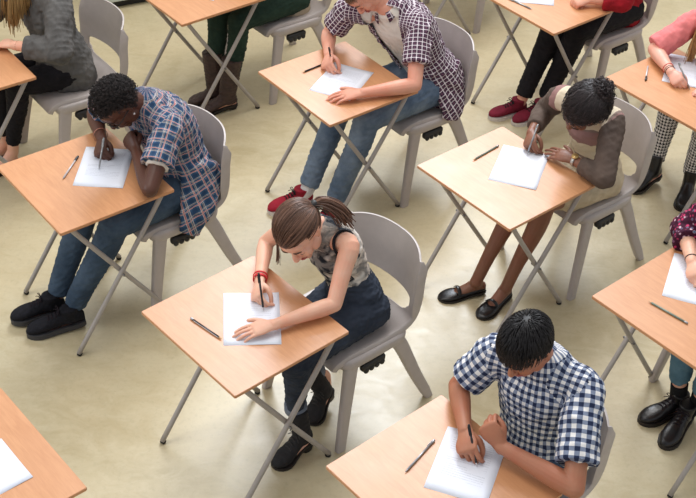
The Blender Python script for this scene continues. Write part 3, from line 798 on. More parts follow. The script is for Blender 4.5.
# ---------------------------------------------------------------- shoes
def make_shoe(root, heel, toe, style, off, ankle, ml=0):
    """heel / toe: ground points of the sole; a raised heel tips the shoe"""
    H, T = np.array(heel, float), np.array(toe, float); d = T-H; L = np.linalg.norm(d); f = d/L
    u = unit(np.array([0, 0, 1.])-f*f[2]); s = np.cross(f, u)
    P = lambda a, b, c: H+f*a*L+s*b+u*c-off
    st = dict(trainer=dict(up='trainer', sole='greysole', st=.026, h=1.0), redtrainer=dict(up='redsuede', sole='sole', st=.022, h=.95), canvas=dict(up='maroon', sole='sole', st=.022, h=.9),
              loafer=dict(up='blackleather', sole='darksole', st=.010, h=.62), bootie=dict(up='suede', sole='darksole', st=.014, h=1.0), boot=dict(up='brownleather', sole='darksole', st=.016, h=1.0),
              chelsea=dict(up='blackleather', sole='darksole', st=.016, h=1.0), derby=dict(up='blackleather', sole='darksole', st=.020, h=.9), flat=dict(up='blackleather', sole='darksole', st=.010, h=.6))[style]
    heelh = dict(bootie=.045, loafer=.012, chelsea=.022, boot=.018, derby=.012).get(style, 0)
    S_ = [0, .03, .08, .18, .30, .42, .55, .68, .80, .90, .96, 1.0]
    Wd = [.012, .022, .028, .032, .033, .034, .038, .043, .043, .035, .024, .008]
    Ht = [.045, .060, .070, .080, .086, .078, .064, .052, .043, .034, .026, .012]
    if style == 'loafer' or style == 'flat': Ht = [.040, .052, .056, .052, .046, .046, .052, .050, .042, .034, .024, .010]
    base = lambda a: st['st']+heelh*max(0, min(1, (.62-a)/.3))
    bm = bmesh.new(); rings = []
    for a, w_, h in zip(S_, Wd, Ht):
        ring = []; n = 18; z0 = base(a)-.003; h = h*st['h']
        for k in range(n):
            t = 2*PI*k/n; x = math.cos(t); z = math.sin(t)
            x = math.copysign(abs(x)**(.75), x); z = math.copysign(abs(z)**.8, z)
            nar = 1-.28*max(0, z)*(a < .6)
            ring.append(bm.verts.new(P(a, x*w_*nar+.004*math.sin(a*PI)*ml, z0+h*(z+1)/2)))
        rings.append(ring)
    for a, b in zip(rings[:-1], rings[1:]):
        for k in range(18): bm.faces.new((a[k], a[(k+1) % 18], b[(k+1) % 18], b[k]))
    bm.faces.new(rings[0][::-1]); bm.faces.new(rings[-1])
    if style in ('loafer', 'flat'):   # open the foot hole on top
        kill = [fc for i in range(2, 5) for fc in set(rings[i][4].link_faces) & set(rings[i+1][5].link_faces) | set(rings[i][4].link_faces) & set(rings[i+1][4].link_faces) | set(rings[i][3].link_faces) & set(rings[i+1][4].link_faces) | set(rings[i][5].link_faces) & set(rings[i+1][5].link_faces)]
        kill = [fc for fc in set(kill) if fc.is_valid and len(fc.verts) == 4]
        bmesh.ops.delete(bm, geom=kill, context='FACES_ONLY')
    bmesh.ops.recalc_face_normals(bm, faces=bm.faces)
    me = bpy.data.meshes.new('shoe'); bm.to_mesh(me); bm.free()
    if style not in ('loafer', 'flat'):
        bm = bmesh.new(); bm.from_mesh(me)
        ank = np.array(ankle)
        top = dict(trainer=.088, redtrainer=.085, canvas=.085, bootie=.16, boot=.30, chelsea=.135, derby=.088)[style]
        c0 = P(.24, 0, base(.2)+.02); axis = unit(ank-off-P(.22, 0, base(.2)+.02)) if top > .1 else u
        r_ = .040 if top < .2 else .060
        sweep(bm, [P(.28, 0, base(.2)+.015), P(.25, 0, base(.2)+.05), P(.24, 0, base(.2)+.05)+axis*(top-.05)], [(.036, .047), (.041, .052) if top > .2 else (.036, .043), (r_-.001, r_+.003)], 16, side=s, sub=4, round_=False)
        bpy.data.meshes.remove(me); me = fuse(bm, .0045, 3)
        if style in ('boot', 'bootie'): wrinkle(me, .003 if style == 'boot' else .0015, ((.05, 1),), 5, axis=u)
        sh = newobj('shoe', me, root, [M[st['up']]])
    else:
        sh = newobj('shoe', me, root, [M[st['up']]]); md = sh.modifiers.new('s', 'SUBSURF'); md.levels = md.render_levels = 2
        md2 = sh.modifiers.new('t', 'SOLIDIFY'); md2.thickness = .003
        nm = bpy.data.meshes.new_from_object(sh.evaluated_get(bpy.context.evaluated_depsgraph_get())); sh.modifiers.clear(); sh.data = nm
    # sole
    bm = bmesh.new(); lo, hi = [], []
    outl = [(a, w_*(1.08 if w_ > .02 else 1.25)+.0015) for a, w_ in zip(S_, Wd)]
    pts = [(a, w_) for a, w_ in outl]+[(a, -w_) for a, w_ in outl[::-1]]
    for a, b in pts:
        zb = heelh*max(0, min(1, (.62-a)/.3)); lo.append(bm.verts.new(P(a, b, zb))); hi.append(bm.verts.new(P(a, b, zb+st['st'])))
    n = len(pts)
    for k in range(n): bm.faces.new((lo[k], lo[(k+1) % n], hi[(k+1) % n], hi[k]))
    for q in range(len(outl)-1):
        j, j2 = n-1-q, n-2-q
        bm.faces.new((lo[q], lo[q+1], lo[j2], lo[j])); bm.faces.new((hi[q], hi[q+1], hi[j2], hi[j]))
    so = bmobj('sole', bm, M[st['sole']], sh, smooth=True); autosmooth(so, 50)
    if heelh > .005:
        bm = bmesh.new(); rr = sweep(bm, [P(.13, 0, 0), P(.12, 0, heelh+.004)], [(.024, .024), (.029, .031)], 16, side=s, sub=2, power=3, round_=False); bmobj('heel', bm, M['darksole'], sh)
    if style in ('trainer', 'redtrainer', 'canvas', 'derby', 'bootie'):
        bm = bmesh.new()
        for i, a in enumerate((.42, .48, .54, .60)):
            h = np.interp(a, S_, Ht)*st['h']+base(a)-.001; w_ = .017
            for sg in (1, -1): sweep(bm, [P(a-.012*sg, -w_, h-.005), P(a, 0, h+.003), P(a+.012*sg, w_, h-.005)], [.0022]*3, 6, sub=2)
        h = np.interp(.40, S_, Ht)*st['h']+base(.4)
        for sg in (1, -1):
            sweep(bm, [P(.40, 0, h+.004), P(.42, sg*.020, h+.016), P(.44, sg*.032, h+.004), P(.41, sg*.012, h+.002)], [.002]*4, 6, sub=3)
            sweep(bm, [P(.40, 0, h+.004), P(.46, sg*.016, h+.004), P(.48, sg*.034, h-.012)], [.0018]*3, 6, sub=3)
        bmobj('lace', bm, M['lace' if style != 'bootie' else 'blackpl'], sh)
    if style == 'loafer':
        bm = bmesh.new(); sweep(bm, [P(.60, -.034, .038), P(.60, -.018, .055), P(.60, 0, .060), P(.60, .018, .055), P(.60, .034, .038)], [(.010, .0025)]*5, 8, side=f, sub=3); bmobj('strap', bm, M['blackleather'], sh)
    return sh

# ---------------------------------------------------------------- a seated person
def person(n, label, S):
    hip = np.array(S['hip'], float); off = np.array([hip[0], hip[1], 0.]); fem = S.get('fem', False)
    root = empty('person', W(n, (hip[0], hip[1], 0)), DESK[n][2], label, 'person')
    sl, sr = np.array(S['shL'], float), np.array(S['shR'], float); sax = unit(sr-sl); bw = np.linalg.norm(sr-sl)/.36*(.95 if fem else 1.02)
    neck = np.array(S['neck'], float); hd = np.array(S['head'], float); look = np.array(S['look'], float)
    tax = unit(neck-hip); chestf = unit(np.cross(tax, sax)); chestf = chestf if chestf[0] < 0 else -chestf
    f = unit(look-hd); upv = unit(hd-neck)+np.array(S.get('tilt', (0, 0, 0))); B = basis(f, upv*.7+np.array([0, 0, .5])); hk = .97 if fem else 1.0
    hk *= S.get('hk', 1)
    Ho = lambda v: (hd+B@(np.array(v)*hk))
    wside = [np.array([0, 1., 0]), sax]
    ctrl = (hip+neck)/2-chestf*S.get('slouch', .055)+np.array([0, 0, .0])
    bez = lambda t: (1-t)**2*hip+2*t*(1-t)*ctrl+t*t*neck
    def torso(bm, g, lo=-.1, hi=1.0, nk=0., belly=0):
        ts = [lo, 0, .14, .3, .46, .62, .76, .87, .94, 1.0]
        if fem: wx = [.150, .160, .140, .122, .128, .138, .146, .138, .095, .056]; wy = [.105, .112, .098, .086, .094, .106, .100, .078, .060, .052]
        else: wx = [.145, .152, .142, .136, .142, .152, .160, .150, .105, .062]; wy = [.105, .112, .102, .098, .104, .112, .108, .086, .068, .060]
        pts, R = [], []
        for t, a, b in zip(ts, wx, wy):
            if t > hi: break
            p = bez(t) if t >= 0 else hip+(hip-bez(.15))/.15*(-t)*1
            pts.append(p-off); R.append((a*bw+g, b*(.75+.25*bw)+g+belly*math.sin(max(0, t)*PI)))
        sweep(bm, pts, R, 24, side=wside, sub=3)
    arms = {}
    for sd in ('L', 'R'):
        arms[sd] = (np.array(S['sh'+sd], float), np.array(S['el'+sd], float), np.array(S['wr'+sd], float))
    ar = S.get('arm', 1.0)
    def arm_upper(bm, sd, g, t0=0, t1=1, start=True):
        sh, el, wr = arms[sd]; q = sh+(bez(.86)-sh)*.45
        pts = [q-off, sh-off, (sh*.6+el*.4)-off, el-off] if start else [sh-off, (sh*.6+el*.4)-off, el-off]
        R = ([.052*ar+g] if start else [])+[.050*ar+g, .043*ar+g, .037*ar+g]
        sweep(bm, pts, R, 16, sub=4)
    # legs
    legs = {}
    for sd, sg in (('L', -1), ('R', 1)):
        hj = hip+np.array([-.02, sg*.088*(1.0 if not fem else .95), .0]); an = np.array(S['an'+sd], float)
        kn = np.array(S['kn'+sd], float) if 'kn'+sd in S else ik(hj, an, .44 if not fem else .41, .42 if not fem else .39, S.get('khint'+sd, (-.6, sg*.12, .8)))
        legs[sd] = (hj, kn, an)
    # ---- body: one skin
    bm = bmesh.new(); torso(bm, 0)
    sweep(bm, [neck-tax*.03-off, neck+(Ho((0, -.02, -.05))-neck)*.5-off, Ho((0, -.022, -.02))-off], [.058 if not fem else .047, .054 if not fem else .043, .056 if not fem else .046], 16, sub=4)
    head_shapes(bm, hd-off, B, hk, fem, .92 if fem else 1.03)
    for sd in ('L', 'R'):
        sh, el, wr = arms[sd]
        arm_upper(bm, sd, 0)
        m1 = el+(wr-el)*.25; m2 = el+(wr-el)*.7
        sweep(bm, [el-off, m1-off, m2-off, wr-off], [.0365*ar, .0395*ar, .030*ar, .0245*ar], 16, sub=4)
        hand(bm, wr-off, S['hf'+sd], S['hn'+sd], sd == 'R', S['hp'+sd], (.93 if fem else 1.03)*S.get('hs', 1), .0074 if fem else .0084)
        hj, kn, an = legs[sd]; lg = .9 if fem else 1
        sweep(bm, [hj-off, (hj+kn)/2-off, kn-off], [.082*lg, .070*lg, .055*lg], 16, sub=3)
        cm = kn+(an-kn)*.3+np.array([.015, 0, 0]); sweep(bm, [kn-off, cm-off, kn+(an-kn)*.7-off, an-off], [.052*lg, .053*lg, .038*lg, .033*lg], 16, sub=3)
        hl, to = np.array(S['heel'+sd]), np.array(S['toe'+sd]); fd = unit(to-hl); u_ = unit(np.array([0, 0, 1])-fd*fd[2])
        FL = np.linalg.norm(to-hl)
        sweep(bm, [an-off, hl+fd*FL*.22+u_*.060-off, hl+fd*FL*.45+u_*.038-off, hl+fd*FL*.72+u_*.024-off, hl+fd*FL*.86+u_*.020-off], [(.031, .032), (.030, .034), (.029, .020), (.029, .010), (.022, .006)], 14, side=np.cross(fd, u_), sub=3)
        sweep(bm, [hl+fd*FL*.1+u_*.045-off, hl+fd*FL*.3+u_*.045-off], [.026, .028], 12, sub=2)
    me = fuse(bm, S.get('vox', .0031), 2, .5)
    newobj('body', me, root, [M[S['skin']]])
    face_parts(root, hd, B, hk, M[S['hairm']], M[S.get('lips', 'lips')], off)
    hair(S['hair'], root, hd, B, hk, M[S['hairm']], off, seed=ord(n), tail=S.get('tail'))
    # ---- trousers or skirt
    if S.get('legs'):
        bm = bmesh.new(); tr = S.get('troom', .012)
        top = bez(.16); lf = .9 if fem else 1
        sweep(bm, [hip+tax*-.04-off, hip-off, top-off, bez(.24)-off], [(.125, .100), (.140, .112), (.138, .104), (.128*bw**.5+.004, .098)], 24, side=(0, 1, 0), sub=3)
        bones = [(hip-off, top-off, .13, (1, 0, 0))]
        for sd in ('L', 'R'):
            hj, kn, an = legs[sd]; end = S.get('cuff', .93)
            e = kn+(an-kn)*end; cw = S.get('cuffr', .045)
            sweep(bm, [hj+np.array([.03, 0, 0])-off, hj+(kn-hj)*.5-off, kn-off], [(.088+tr*.6)*lf, (.075+tr*.7)*lf, (.060+tr*.8)*lf], 18, sub=4)
            sweep(bm, [kn-off, kn+(an-kn)*.3+np.array([.012, 0, 0])-off, kn+(an-kn)*.7-off, e-off], [(.058+tr*.8)*lf, (.055+tr*.7)*lf, cw+tr*.5, cw+tr*.3], 18, sub=4, round_=False)
            bones += [(hj-off, kn-off, .08, (0, 1, 0)), (kn-off, an-off, .055, (0, 1, 0))]
        me = fuse(bm, .006, 4); wrinkle(me, S.get('twr', .0032), ((.045, 1), (.09, 1)), ord(n), axis=(0, 0, 1)); bone_uv(me, bones)
        tro = newobj('trousers', me, root, [M[S['legs']]])
        if S.get('turnup'):
            for sd in ('L', 'R'):
                hj, kn, an = legs[sd]; e = kn+(an-kn)*S['cuff']; e0 = kn+(an-kn)*(S['cuff']-.09); bm = bmesh.new(); cw = S.get('cuffr', .045)+.013
                sweep(bm, [e0-off, e-off], [cw, cw], 24, sub=3, round_=False); bmobj('turn_up', bm, M[S['turnup']], tro)
        if S.get('belt'):
            pass
    if S.get('skirt'):
        bm = bmesh.new()
        sweep(bm, [hip-tax*.04-off, hip-off, bez(.25)-off], [(.170, .118), (.172, .122), (.135, .10)], 24, side=(0, 1, 0), sub=3)
        for sd in ('L', 'R'):
            hj, kn, an = legs[sd]; e = hj+(kn-hj)*.62; sweep(bm, [hj-off, e-off], [.098, .090], 18, sub=3)
        mid = (legs['L'][0]+legs['R'][0])/2; mk = (legs['L'][1]+legs['R'][1])/2; sweep(bm, [mid-off, mid+(mk-mid)*.6-off], [(.12, .08), (.11, .075)], 18, side=(0, 1, 0), sub=3)
        me = fuse(bm, .006, 5); wrinkle(me, .003, ((.08, 1),), 4); newobj('skirt', me, root, [M[S['skirt']]])
    # ---- tops
    def top_mesh(g, sleeve, lo, hi=.965, vox=.006, drape=0, cuffg=None, amp=.004, seed=0, nosleeve=False):
        bm = bmesh.new(); torso(bm, g, lo, hi)
        bones = [(hip-off, bez(.80)-off, .15, sax), (sl+(sr-sl)*.15-off, sr+(sl-sr)*.15-off, .085, chestf)]
        if drape:   # shirt tails down over the seat behind and at the sides
            back = hip+np.array([.055, 0, -.035])
            if T_.get('tail'): sweep(bm, [np.array(q)-off for q in T_['tail']], [(.11, .04), (.10, .028), (.085, .018), (.06, .012)], 20, side=(-1, 0, 0), sub=4)
            sweep(bm, [bez(.25)-off, hip+np.array([.03, 0, .02])-off, back-off], [(.15*bw+g, .11+g), (.17*bw+g, .115+g), (.175*bw+g, .10+g)], 24, side=(0, 1, 0), sub=3)
        if not nosleeve:
            for sd in ('L', 'R'):
                sh, el, wr = arms[sd]; q = sh+(bez(.86)-sh)*.5; sv = sleeve
                room = (.010 if sv < 1 else .006) if g > .009 else 0
                if sv <= 1:
                    e = sh+(el-sh)*sv; pts = [q, sh+unit(sh-q)*.004, sh+(e-sh)*.5, e]; R = [.054*ar+g*.8, .050*ar+g*.8, .047*ar+g*.8+room*.5, .045*ar+g*.8+room]
                    sweep(bm, [p-off for p in pts], R, 20, sub=4, round_=False); bones.append((sh-off, el-off, .062, (0, 0, 1)))
                else:
                    sweep(bm, [p-off for p in (q, sh, (sh+el)/2, el)], [.056*ar+g, .053*ar+g, .047*ar+g, .043*ar+g], 20, sub=4)
                    e = el+(wr-el)*(sv-1); sweep(bm, [p-off for p in (el, (el+e)/2, e)], [.043*ar+g, .040*ar+g, (cuffg or .036)*ar+g], 20, sub=4, round_=False)
                    bones += [(sh-off, el-off, .055, (0, 0, 1)), (el-off, wr-off, .045, (0, 0, 1))]
        me = fuse(bm, vox, 4); wrinkle(me, amp, ((.075, 1), (.15, 1.4)), ord(n)+seed, axis=tax, squash=1.3); bi = bone_uv(me, bones)
        if T_.get('sleevemat') and g > .009: me.materials.append(M[T_['mat']]); me.materials.append(M[T_['sleevemat']]); me.polygons.foreach_set('material_index', ((bi > 1)).astype(np.int32))
        return me
    T_ = S['top']
    if T_.get('inner'):
        me = top_mesh(.008, T_.get('innersleeve', .3), .0, .95, amp=.003, seed=3); newobj('tee_shirt', me, root, [M[T_['inner']]])
    me = top_mesh(T_.get('g', .018), T_.get('sleeve', .6), T_.get('lo', -.1), T_.get('hi', .965), drape=T_.get('drape', 0), cuffg=T_.get('cuffg'), amp=T_.get('amp', .004), nosleeve=T_.get('nosleeve', False))
    if T_.get('open'):
        ow = T_['open']
        def fr(p):
            v = np.array(p)+off; t = (v-hip).dot(tax)/np.linalg.norm(neck-hip); c = bez(min(1, max(0, t))); r = v-c
            return r.dot(chestf) > .03 and abs(r.dot(sax)-T_.get('oshift', 0)) < ow*(.35+1.0*max(0, min(1, t))) and not any(np.linalg.norm(v-a) < .085 for a in (sl, sr)) and t > -.1
        me = delfaces(me, fr)
    to = newobj({'shirt': 'shirt', 'cardigan': 'cardigan', 'vest': 'sleeveless_top', 'jumper': 'jumper'}[T_.get('kind', 'shirt')], me, root, [M[T_['mat']]]+([M[T_['sleevemat']]] if T_.get('sleevemat') else []))
    if T_.get('nosleeve'):   # straps over both shoulders
        for s_ in (sl, sr):
            q = s_+(bez(.86)-s_)*.22; a = unit(unit(s_-bez(.86))+np.array([0, 0, .25])); x_ = unit(np.cross(a, chestf)); y_ = np.cross(a, x_); bm = bmesh.new()
            sweep(bm, [q-off-x_*.0+x_*math.cos(t)*.054+y_*math.sin(t)*.050 for t in np.linspace(0, 2*PI, 25)], [(.009, .006)]*25, 8, sub=1); bmobj('strap', bm, M['blackcl'], to)
    if T_.get('open'):
        md = to.modifiers.new('t', 'SOLIDIFY'); md.thickness = .004
    if T_.get('collar'):
        cN = bez(.955)-off; bm = bmesh.new(); a = unit(Ho((0, -.03, -.05))-neck)*.6+tax*.4; a = unit(a); s_ = unit(sax-a*sax.dot(a)); fr_ = np.cross(a, s_); fr_ = fr_ if fr_.dot(chestf) > 0 else -fr_
        r0 = (.066 if not fem else .056); rows = []
        for k in range(33):
            t = -PI/2+.42+(2*PI-.84)*k/32+PI; ang = t; d = s_*math.sin(ang)+fr_*math.cos(ang)*1.0
            ang2 = (k/32-.5)*2*(PI-.38); d = -fr_*math.cos(ang2)+s_*math.sin(ang2)
            open_ = abs(k/32-.5)*2
            rows.append([cN+d*r0*1.0+a*.006, cN+d*(r0-.001)+a*(.040-.012*open_), cN+d*(r0+.007)+a*(.043-.014*open_), cN+d*(r0+.020+.012*open_**4)+a*(.004-.026*open_**6)])
        vv = [[bm.verts.new(p) for p in r] for r in rows]
        for i in range(32):
            for j in range(3): bm.faces.new((vv[i][j], vv[i+1][j], vv[i+1][j+1], vv[i][j+1]))
        bmesh.ops.recalc_face_normals(bm, faces=bm.faces); me = bpy.data.meshes.new('collar'); bm.to_mesh(me); bm.free(); bone_uv(me, [(cN, cN+a*.1, .07, s_)])
        c = newobj('collar', me, to, [M[T_['mat']]]); md = c.modifiers.new('t', 'SOLIDIFY'); md.thickness = .0025
    # ---- shoes and socks
    for sd in ('L', 'R'):
        make_shoe(root, S['heel'+sd], S['toe'+sd], S['shoe'], off, legs[sd][2]+(legs[sd][1]-legs[sd][2])*.3)
        if S.get('sock'):
            hj, kn, an = legs[sd]; bm = bmesh.new(); hl, to2 = np.array(S['heel'+sd]), np.array(S['toe'+sd])
            sweep(bm, [hl+(to2-hl)*.25+np.array([0, 0, .06])-off, an-off, an+(kn-an)*S.get('sockh', .1)-off], [.037, .0385, .0395], 16, sub=3, round_=False); bmobj('sock', bm, M[S['sock']], root)
    return root, off, dict(Ho=Ho, B=B, arms=arms, legs=legs, bez=bez, sax=sax, chestf=chestf, hk=hk, tax=tax, neck=neck)

def band(name, root, c, ax, r, w_, mat, off, beads=0, rr=None):
    bm = bmesh.new(); ax = unit(ax); s = unit(np.cross(ax, [.3, .2, .9])); o = np.cross(ax, s); n = 28
    if beads:
        for k in range(beads):
            a = 2*PI*k/beads; ellipsoid(bm, c+(s*math.cos(a)+o*math.sin(a))*r-off, (w_,)*3, seg=8, rings=6)
    else:
        prof = [(0, -w_), (.0022, -w_), (.0032, 0), (.0022, w_), (0, w_)]; R = []
        for k in range(n):
            a = 2*PI*k/n; d = s*math.cos(a)+o*math.sin(a); R.append([bm.verts.new(c+d*(r+p)+ax*q-off) for p, q in prof])
        for k in range(n):
            for j in range(5): bm.faces.new((R[k][j], R[(k+1) % n][j], R[(k+1) % n][(j+1) % 5], R[k][(j+1) % 5]))
    return bmobj(name, bm, M[mat], root)
PEOPLE = {}
PEOPLE['A'] = ('girl with brown ponytail in sleeveless tie-dye top, writing with red wristbands', dict(fem=True, skin='skA', hair='pony', hairm='hairA',
  tail=((.028, -.008, .012), (.06, -.035, .002), (.09, -.065, -.025), (.108, -.085, -.06)), hip=(.56, -.02, .555), shL=(.425, -.10, .965), shR=(.35, .17, .945), neck=(.395, .045, .985), head=(.283, .038, 1.020), hk=1.05, look=(.03, -.12, .74), arm=.86,
  elL=(.285, -.180, .792), wrL=(.032, -.116, .782), hfL=(-.92, .38, -.06), hnL=(-.05, -.1, 1), hpL='flat',
  elR=(.315, .285, .800), wrR=(.140, .108, .792), hfR=(-.68, -.62, -.20), hnR=(-.35, .62, .62), hpR='write',
  anL=(.185, -.085, .150), heelL=(.215, -.150, .0), toeL=(.010, -.150, .0), anR=(.425, .012, .165), heelR=(.455, -.01, .055), toeR=(.290, -.055, .0),
  twr=.005, legs='denimA', turnup='denimA2', cuff=.86, cuffr=.036, troom=.010, shoe='bootie',
  top=dict(kind='vest', mat='tiedye', nosleeve=True, g=.010, lo=.06, hi=.955, amp=.0045)))
PEOPLE['B'] = ('boy in glasses and blue plaid shirt with short black curls, bent over his desk', dict(skin='skB', hair='curly', hairm='hairB', lips='lipsdark',
  hip=(.465, .0, .56), shL=(.345, -.135, .955), shR=(.27, .215, .935), neck=(.325, .04, .99), head=(.197, .035, 1.035), look=(.02, .02, .78), slouch=.10,
  elL=(.14, -.295, .795), wrL=(.215, -.055, .835), hfL=(.10, .95, .30), hnL=(-.7, .2, .5), hpL='fist',
  elR=(.235, .36, .80), wrR=(.157, .155, .800), hfR=(-.55, -.80, -.22), hnR=(-.55, .35, .75), hpR='fist',
  anL=(-.165, -.050, .10), heelL=(-.135, -.095, .015), toeL=(-.40, -.015, .0), anR=(-.195, .055, .105), heelR=(-.17, .03, .02), toeR=(-.42, .105, .01),
  knL=(.03, -.15, .56), knR=(.0, .06, .58), legs='denimB', cuff=.97, cuffr=.048, troom=.014, shoe='trainer',
  top=dict(mat='plaid', sleeve=.62, g=.024, lo=-.2, drape=1, collar=1, inner='white', innersleeve=.655, amp=.005, tail=((.50, -.14, .68), (.46, -.19, .58), (.40, -.235, .50), (.355, -.25, .43)))))
PEOPLE['C'] = ('boy in open dark window-check shirt over white tee, jeans and red trainers', dict(skin='skC', hair='crop', hairm='hairC',
  hip=(.60, -.01, .56), shL=(.375, -.135, 1.0), shR=(.215, .215, .985), neck=(.325, .055, 1.04), head=(.215, .115, 1.135), look=(.03, .06, .80), slouch=.07,
  elL=(.225, -.305, .795), wrL=(-.025, -.205, .785), hfL=(-.90, .44, -.06), hnL=(-.05, -.1, 1), hpL='flat',
  elR=(.175, .335, .800), wrR=(.048, .168, .795), hfR=(-.66, -.70, -.16), hnR=(-.35, .55, .68), hpR='write',
  anL=(-.105, -.125, .10), heelL=(-.07, -.13, .0), toeL=(-.335, -.175, .0), anR=(-.155, .048, .10), heelR=(-.12, .045, .01), toeR=(-.375, .100, .0),
  knL=(.06, -.155, .58), knR=(.06, .06, .59), legs='denimC', cuff=.95, cuffr=.050, troom=.014, shoe='redtrainer', sock='sockw',
  top=dict(mat='check', sleeve=.66, g=.022, lo=-.2, drape=1, collar=1, inner='white', innersleeve=.3, open=.075, oshift=.01, amp=.005, tail=((.60, -.13, .68), (.60, -.18, .59), (.58, -.23, .51), (.555, -.255, .45)))))
PEOPLE['D'] = ('girl with black curled updo in patterned top with brown sleeves, bare legs and black loafers', dict(fem=True, skin='skD', hair='bun', hairm='hairD', lips='lipsdark',
  hip=(.575, -.04, .555), shL=(.465, -.175, .945), shR=(.45, .125, .93), neck=(.448, -.035, .98), head=(.345, -.10, 1.02), hk=1.10, look=(.13, -.02, .77), slouch=.045, arm=.88,
  elL=(.262, -.335, .805), wrL=(.262, -.148, .800), hfL=(-.16, .98, -.08), hnL=(-.35, .0, .9), hpL='flat',
  elR=(.480, .235, .79), wrR=(.262, .122, .800), hfR=(-.72, -.62, -.15), hnR=(-.4, .5, .75), hpR='write',
  anL=(.035, -.062, .085), heelL=(.085, -.045, .0), toeL=(-.165, -.088, .0), anR=(-.055, .058, .085), heelR=(.005, .045, .0), toeR=(-.225, .138, .0),
  knL=(.185, -.10, .56), knR=(.16, .04, .56), skirt='beige', shoe='loafer',
  top=dict(kind='jumper', mat='panel', sleevemat='brownknit', sleeve=1.72, g=.014, lo=-.02, cuffg=.030, amp=.0035)))
PEOPLE['E'] = ('boy with short dark hair in short-sleeved navy gingham shirt, nearest in the photo', dict(skin='skE', hair='fringe', hairm='hairE',
  hip=(.475, .0, .56), shL=(.490, -.140, .985), shR=(.385, .168, .985), neck=(.44, .02, 1.035), head=(.345, .022, 1.145), look=(-.05, -.01, .86), slouch=.06,
  elL=(.265, -.335, .800), wrL=(.195, -.055, .815), hfL=(-.15, .72, .66), hnL=(-.80, -.2, .45), hpL='fist',
  elR=(.30, .26, .800), wrR=(.160, .085, .800), hfR=(-.62, -.76, -.12), hnR=(-.35, .35, .85), hpR='write',
  anL=(.08, -.10, .10), heelL=(.12, -.10, .0), toeL=(-.14, -.12, .0), anR=(.08, .10, .10), heelR=(.12, .10, .0), toeR=(-.14, .13, .0),
  legs='denimB', cuff=.95, shoe='trainer', top=dict(mat='gingham', sleeve=.76, g=.024, lo=-.1, collar=1, amp=.005)))
PEOPLE['F'] = ('person in burgundy floral sleeves and teal jeans, mostly beyond the right edge', dict(fem=True, skin='skA', hair='long', hairm='hairA', vox=.005,
  hip=(.56, .0, .555), shL=(.42, -.15, .96), shR=(.36, .20, .955), neck=(.41, .03, 1.0), head=(.30, .03, 1.09), look=(.08, .0, .78),
  elL=(.30, -.22, .80), wrL=(.13, -.02, .80), hfL=(-.45, .88, -.1), hnL=(-.3, -.2, 1), hpL='loose',
  elR=(.32, .32, .80), wrR=(.150, .152, .80), hfR=(-.62, -.66, -.12), hnR=(-.35, .45, .8), hpR='write',
  anL=(.182, -.040, .105), heelL=(.19, -.015, .0), toeL=(-.075, -.075, .0), anR=(.155, .045, .105), heelR=(.215, .015, .0), toeR=(-.035, .092, .0),
  legs='denimF', cuff=.74, cuffr=.044, shoe='derby', sock='sock', sockh=.16, top=dict(mat='floral', sleeve=1.45, g=.020, lo=.0, cuffg=.045, amp=.005)))
PEOPLE['G'] = ('person in washed grey shirt and black trousers, long blonde hair, top left', dict(fem=True, skin='skA', hair='long', hairm='hairG', vox=.005,
  hip=(.54, .03, .555), shL=(.505, -.09, .975), shR=(.39, .22, .975), neck=(.465, .075, 1.02), head=(.37, .12, 1.13), look=(.12, .15, .80),
  elL=(.415, -.265, .825), wrL=(.275, -.030, .790), hfL=(-.45, .85, -.1), hnL=(-.15, -.1, 1), hpL='loose',
  elR=(.40, .38, .81), wrR=(.2, .24, .80), hfR=(-.8, -.5, -.1), hnR=(-.3, .3, 1), hpR='loose',
  anL=(.225, .07, .10), heelL=(.25, .08, .0), toeL=(.02, .06, .0), anR=(.22, .17, .10), heelR=(.25, .18, .0), toeR=(.03, .21, .0),
  knL=(.27, -.0, .55), knR=(.25, .16, .55), legs='blackcl', cuff=.86, cuffr=.036, shoe='flat', top=dict(mat='greycl', sleeve=1.68, g=.024, lo=-.08, drape=1, cuffg=.042, amp=.006)))
PEOPLE['H'] = ('person in dark green trousers and tall brown boots, upper body above the frame', dict(fem=True, skin='skA', hair='long', hairm='hairA', vox=.006,
  hip=(.61, -.02, .555), shL=(.50, -.16, .96), shR=(.46, .16, .96), neck=(.49, .0, 1.0), head=(.39, .0, 1.10), look=(.1, .0, .76),
  elL=(.36, -.26, .80), wrL=(.17, -.12, .79), hfL=(-.8, .5, -.1), hnL=(-.1, -.1, 1), hpL='loose', elR=(.36, .26, .80), wrR=(.17, .12, .79), hfR=(-.8, -.5, -.1), hnR=(-.3, .3, 1), hpR='loose',
  anL=(.10, -.150, .11), heelL=(.145, -.160, .0), toeL=(-.09, -.10, .0), anR=(.055, -.042, .11), heelR=(.125, -.06, .0), toeR=(-.085, .012, .0),
  knL=(.17, -.15, .56), knR=(.12, -.01, .565), legs='green', cuff=.62, cuffr=.042, troom=.012, shoe='boot', top=dict(mat='beige', sleeve=1.7, g=.018, lo=-.2, amp=.004)))
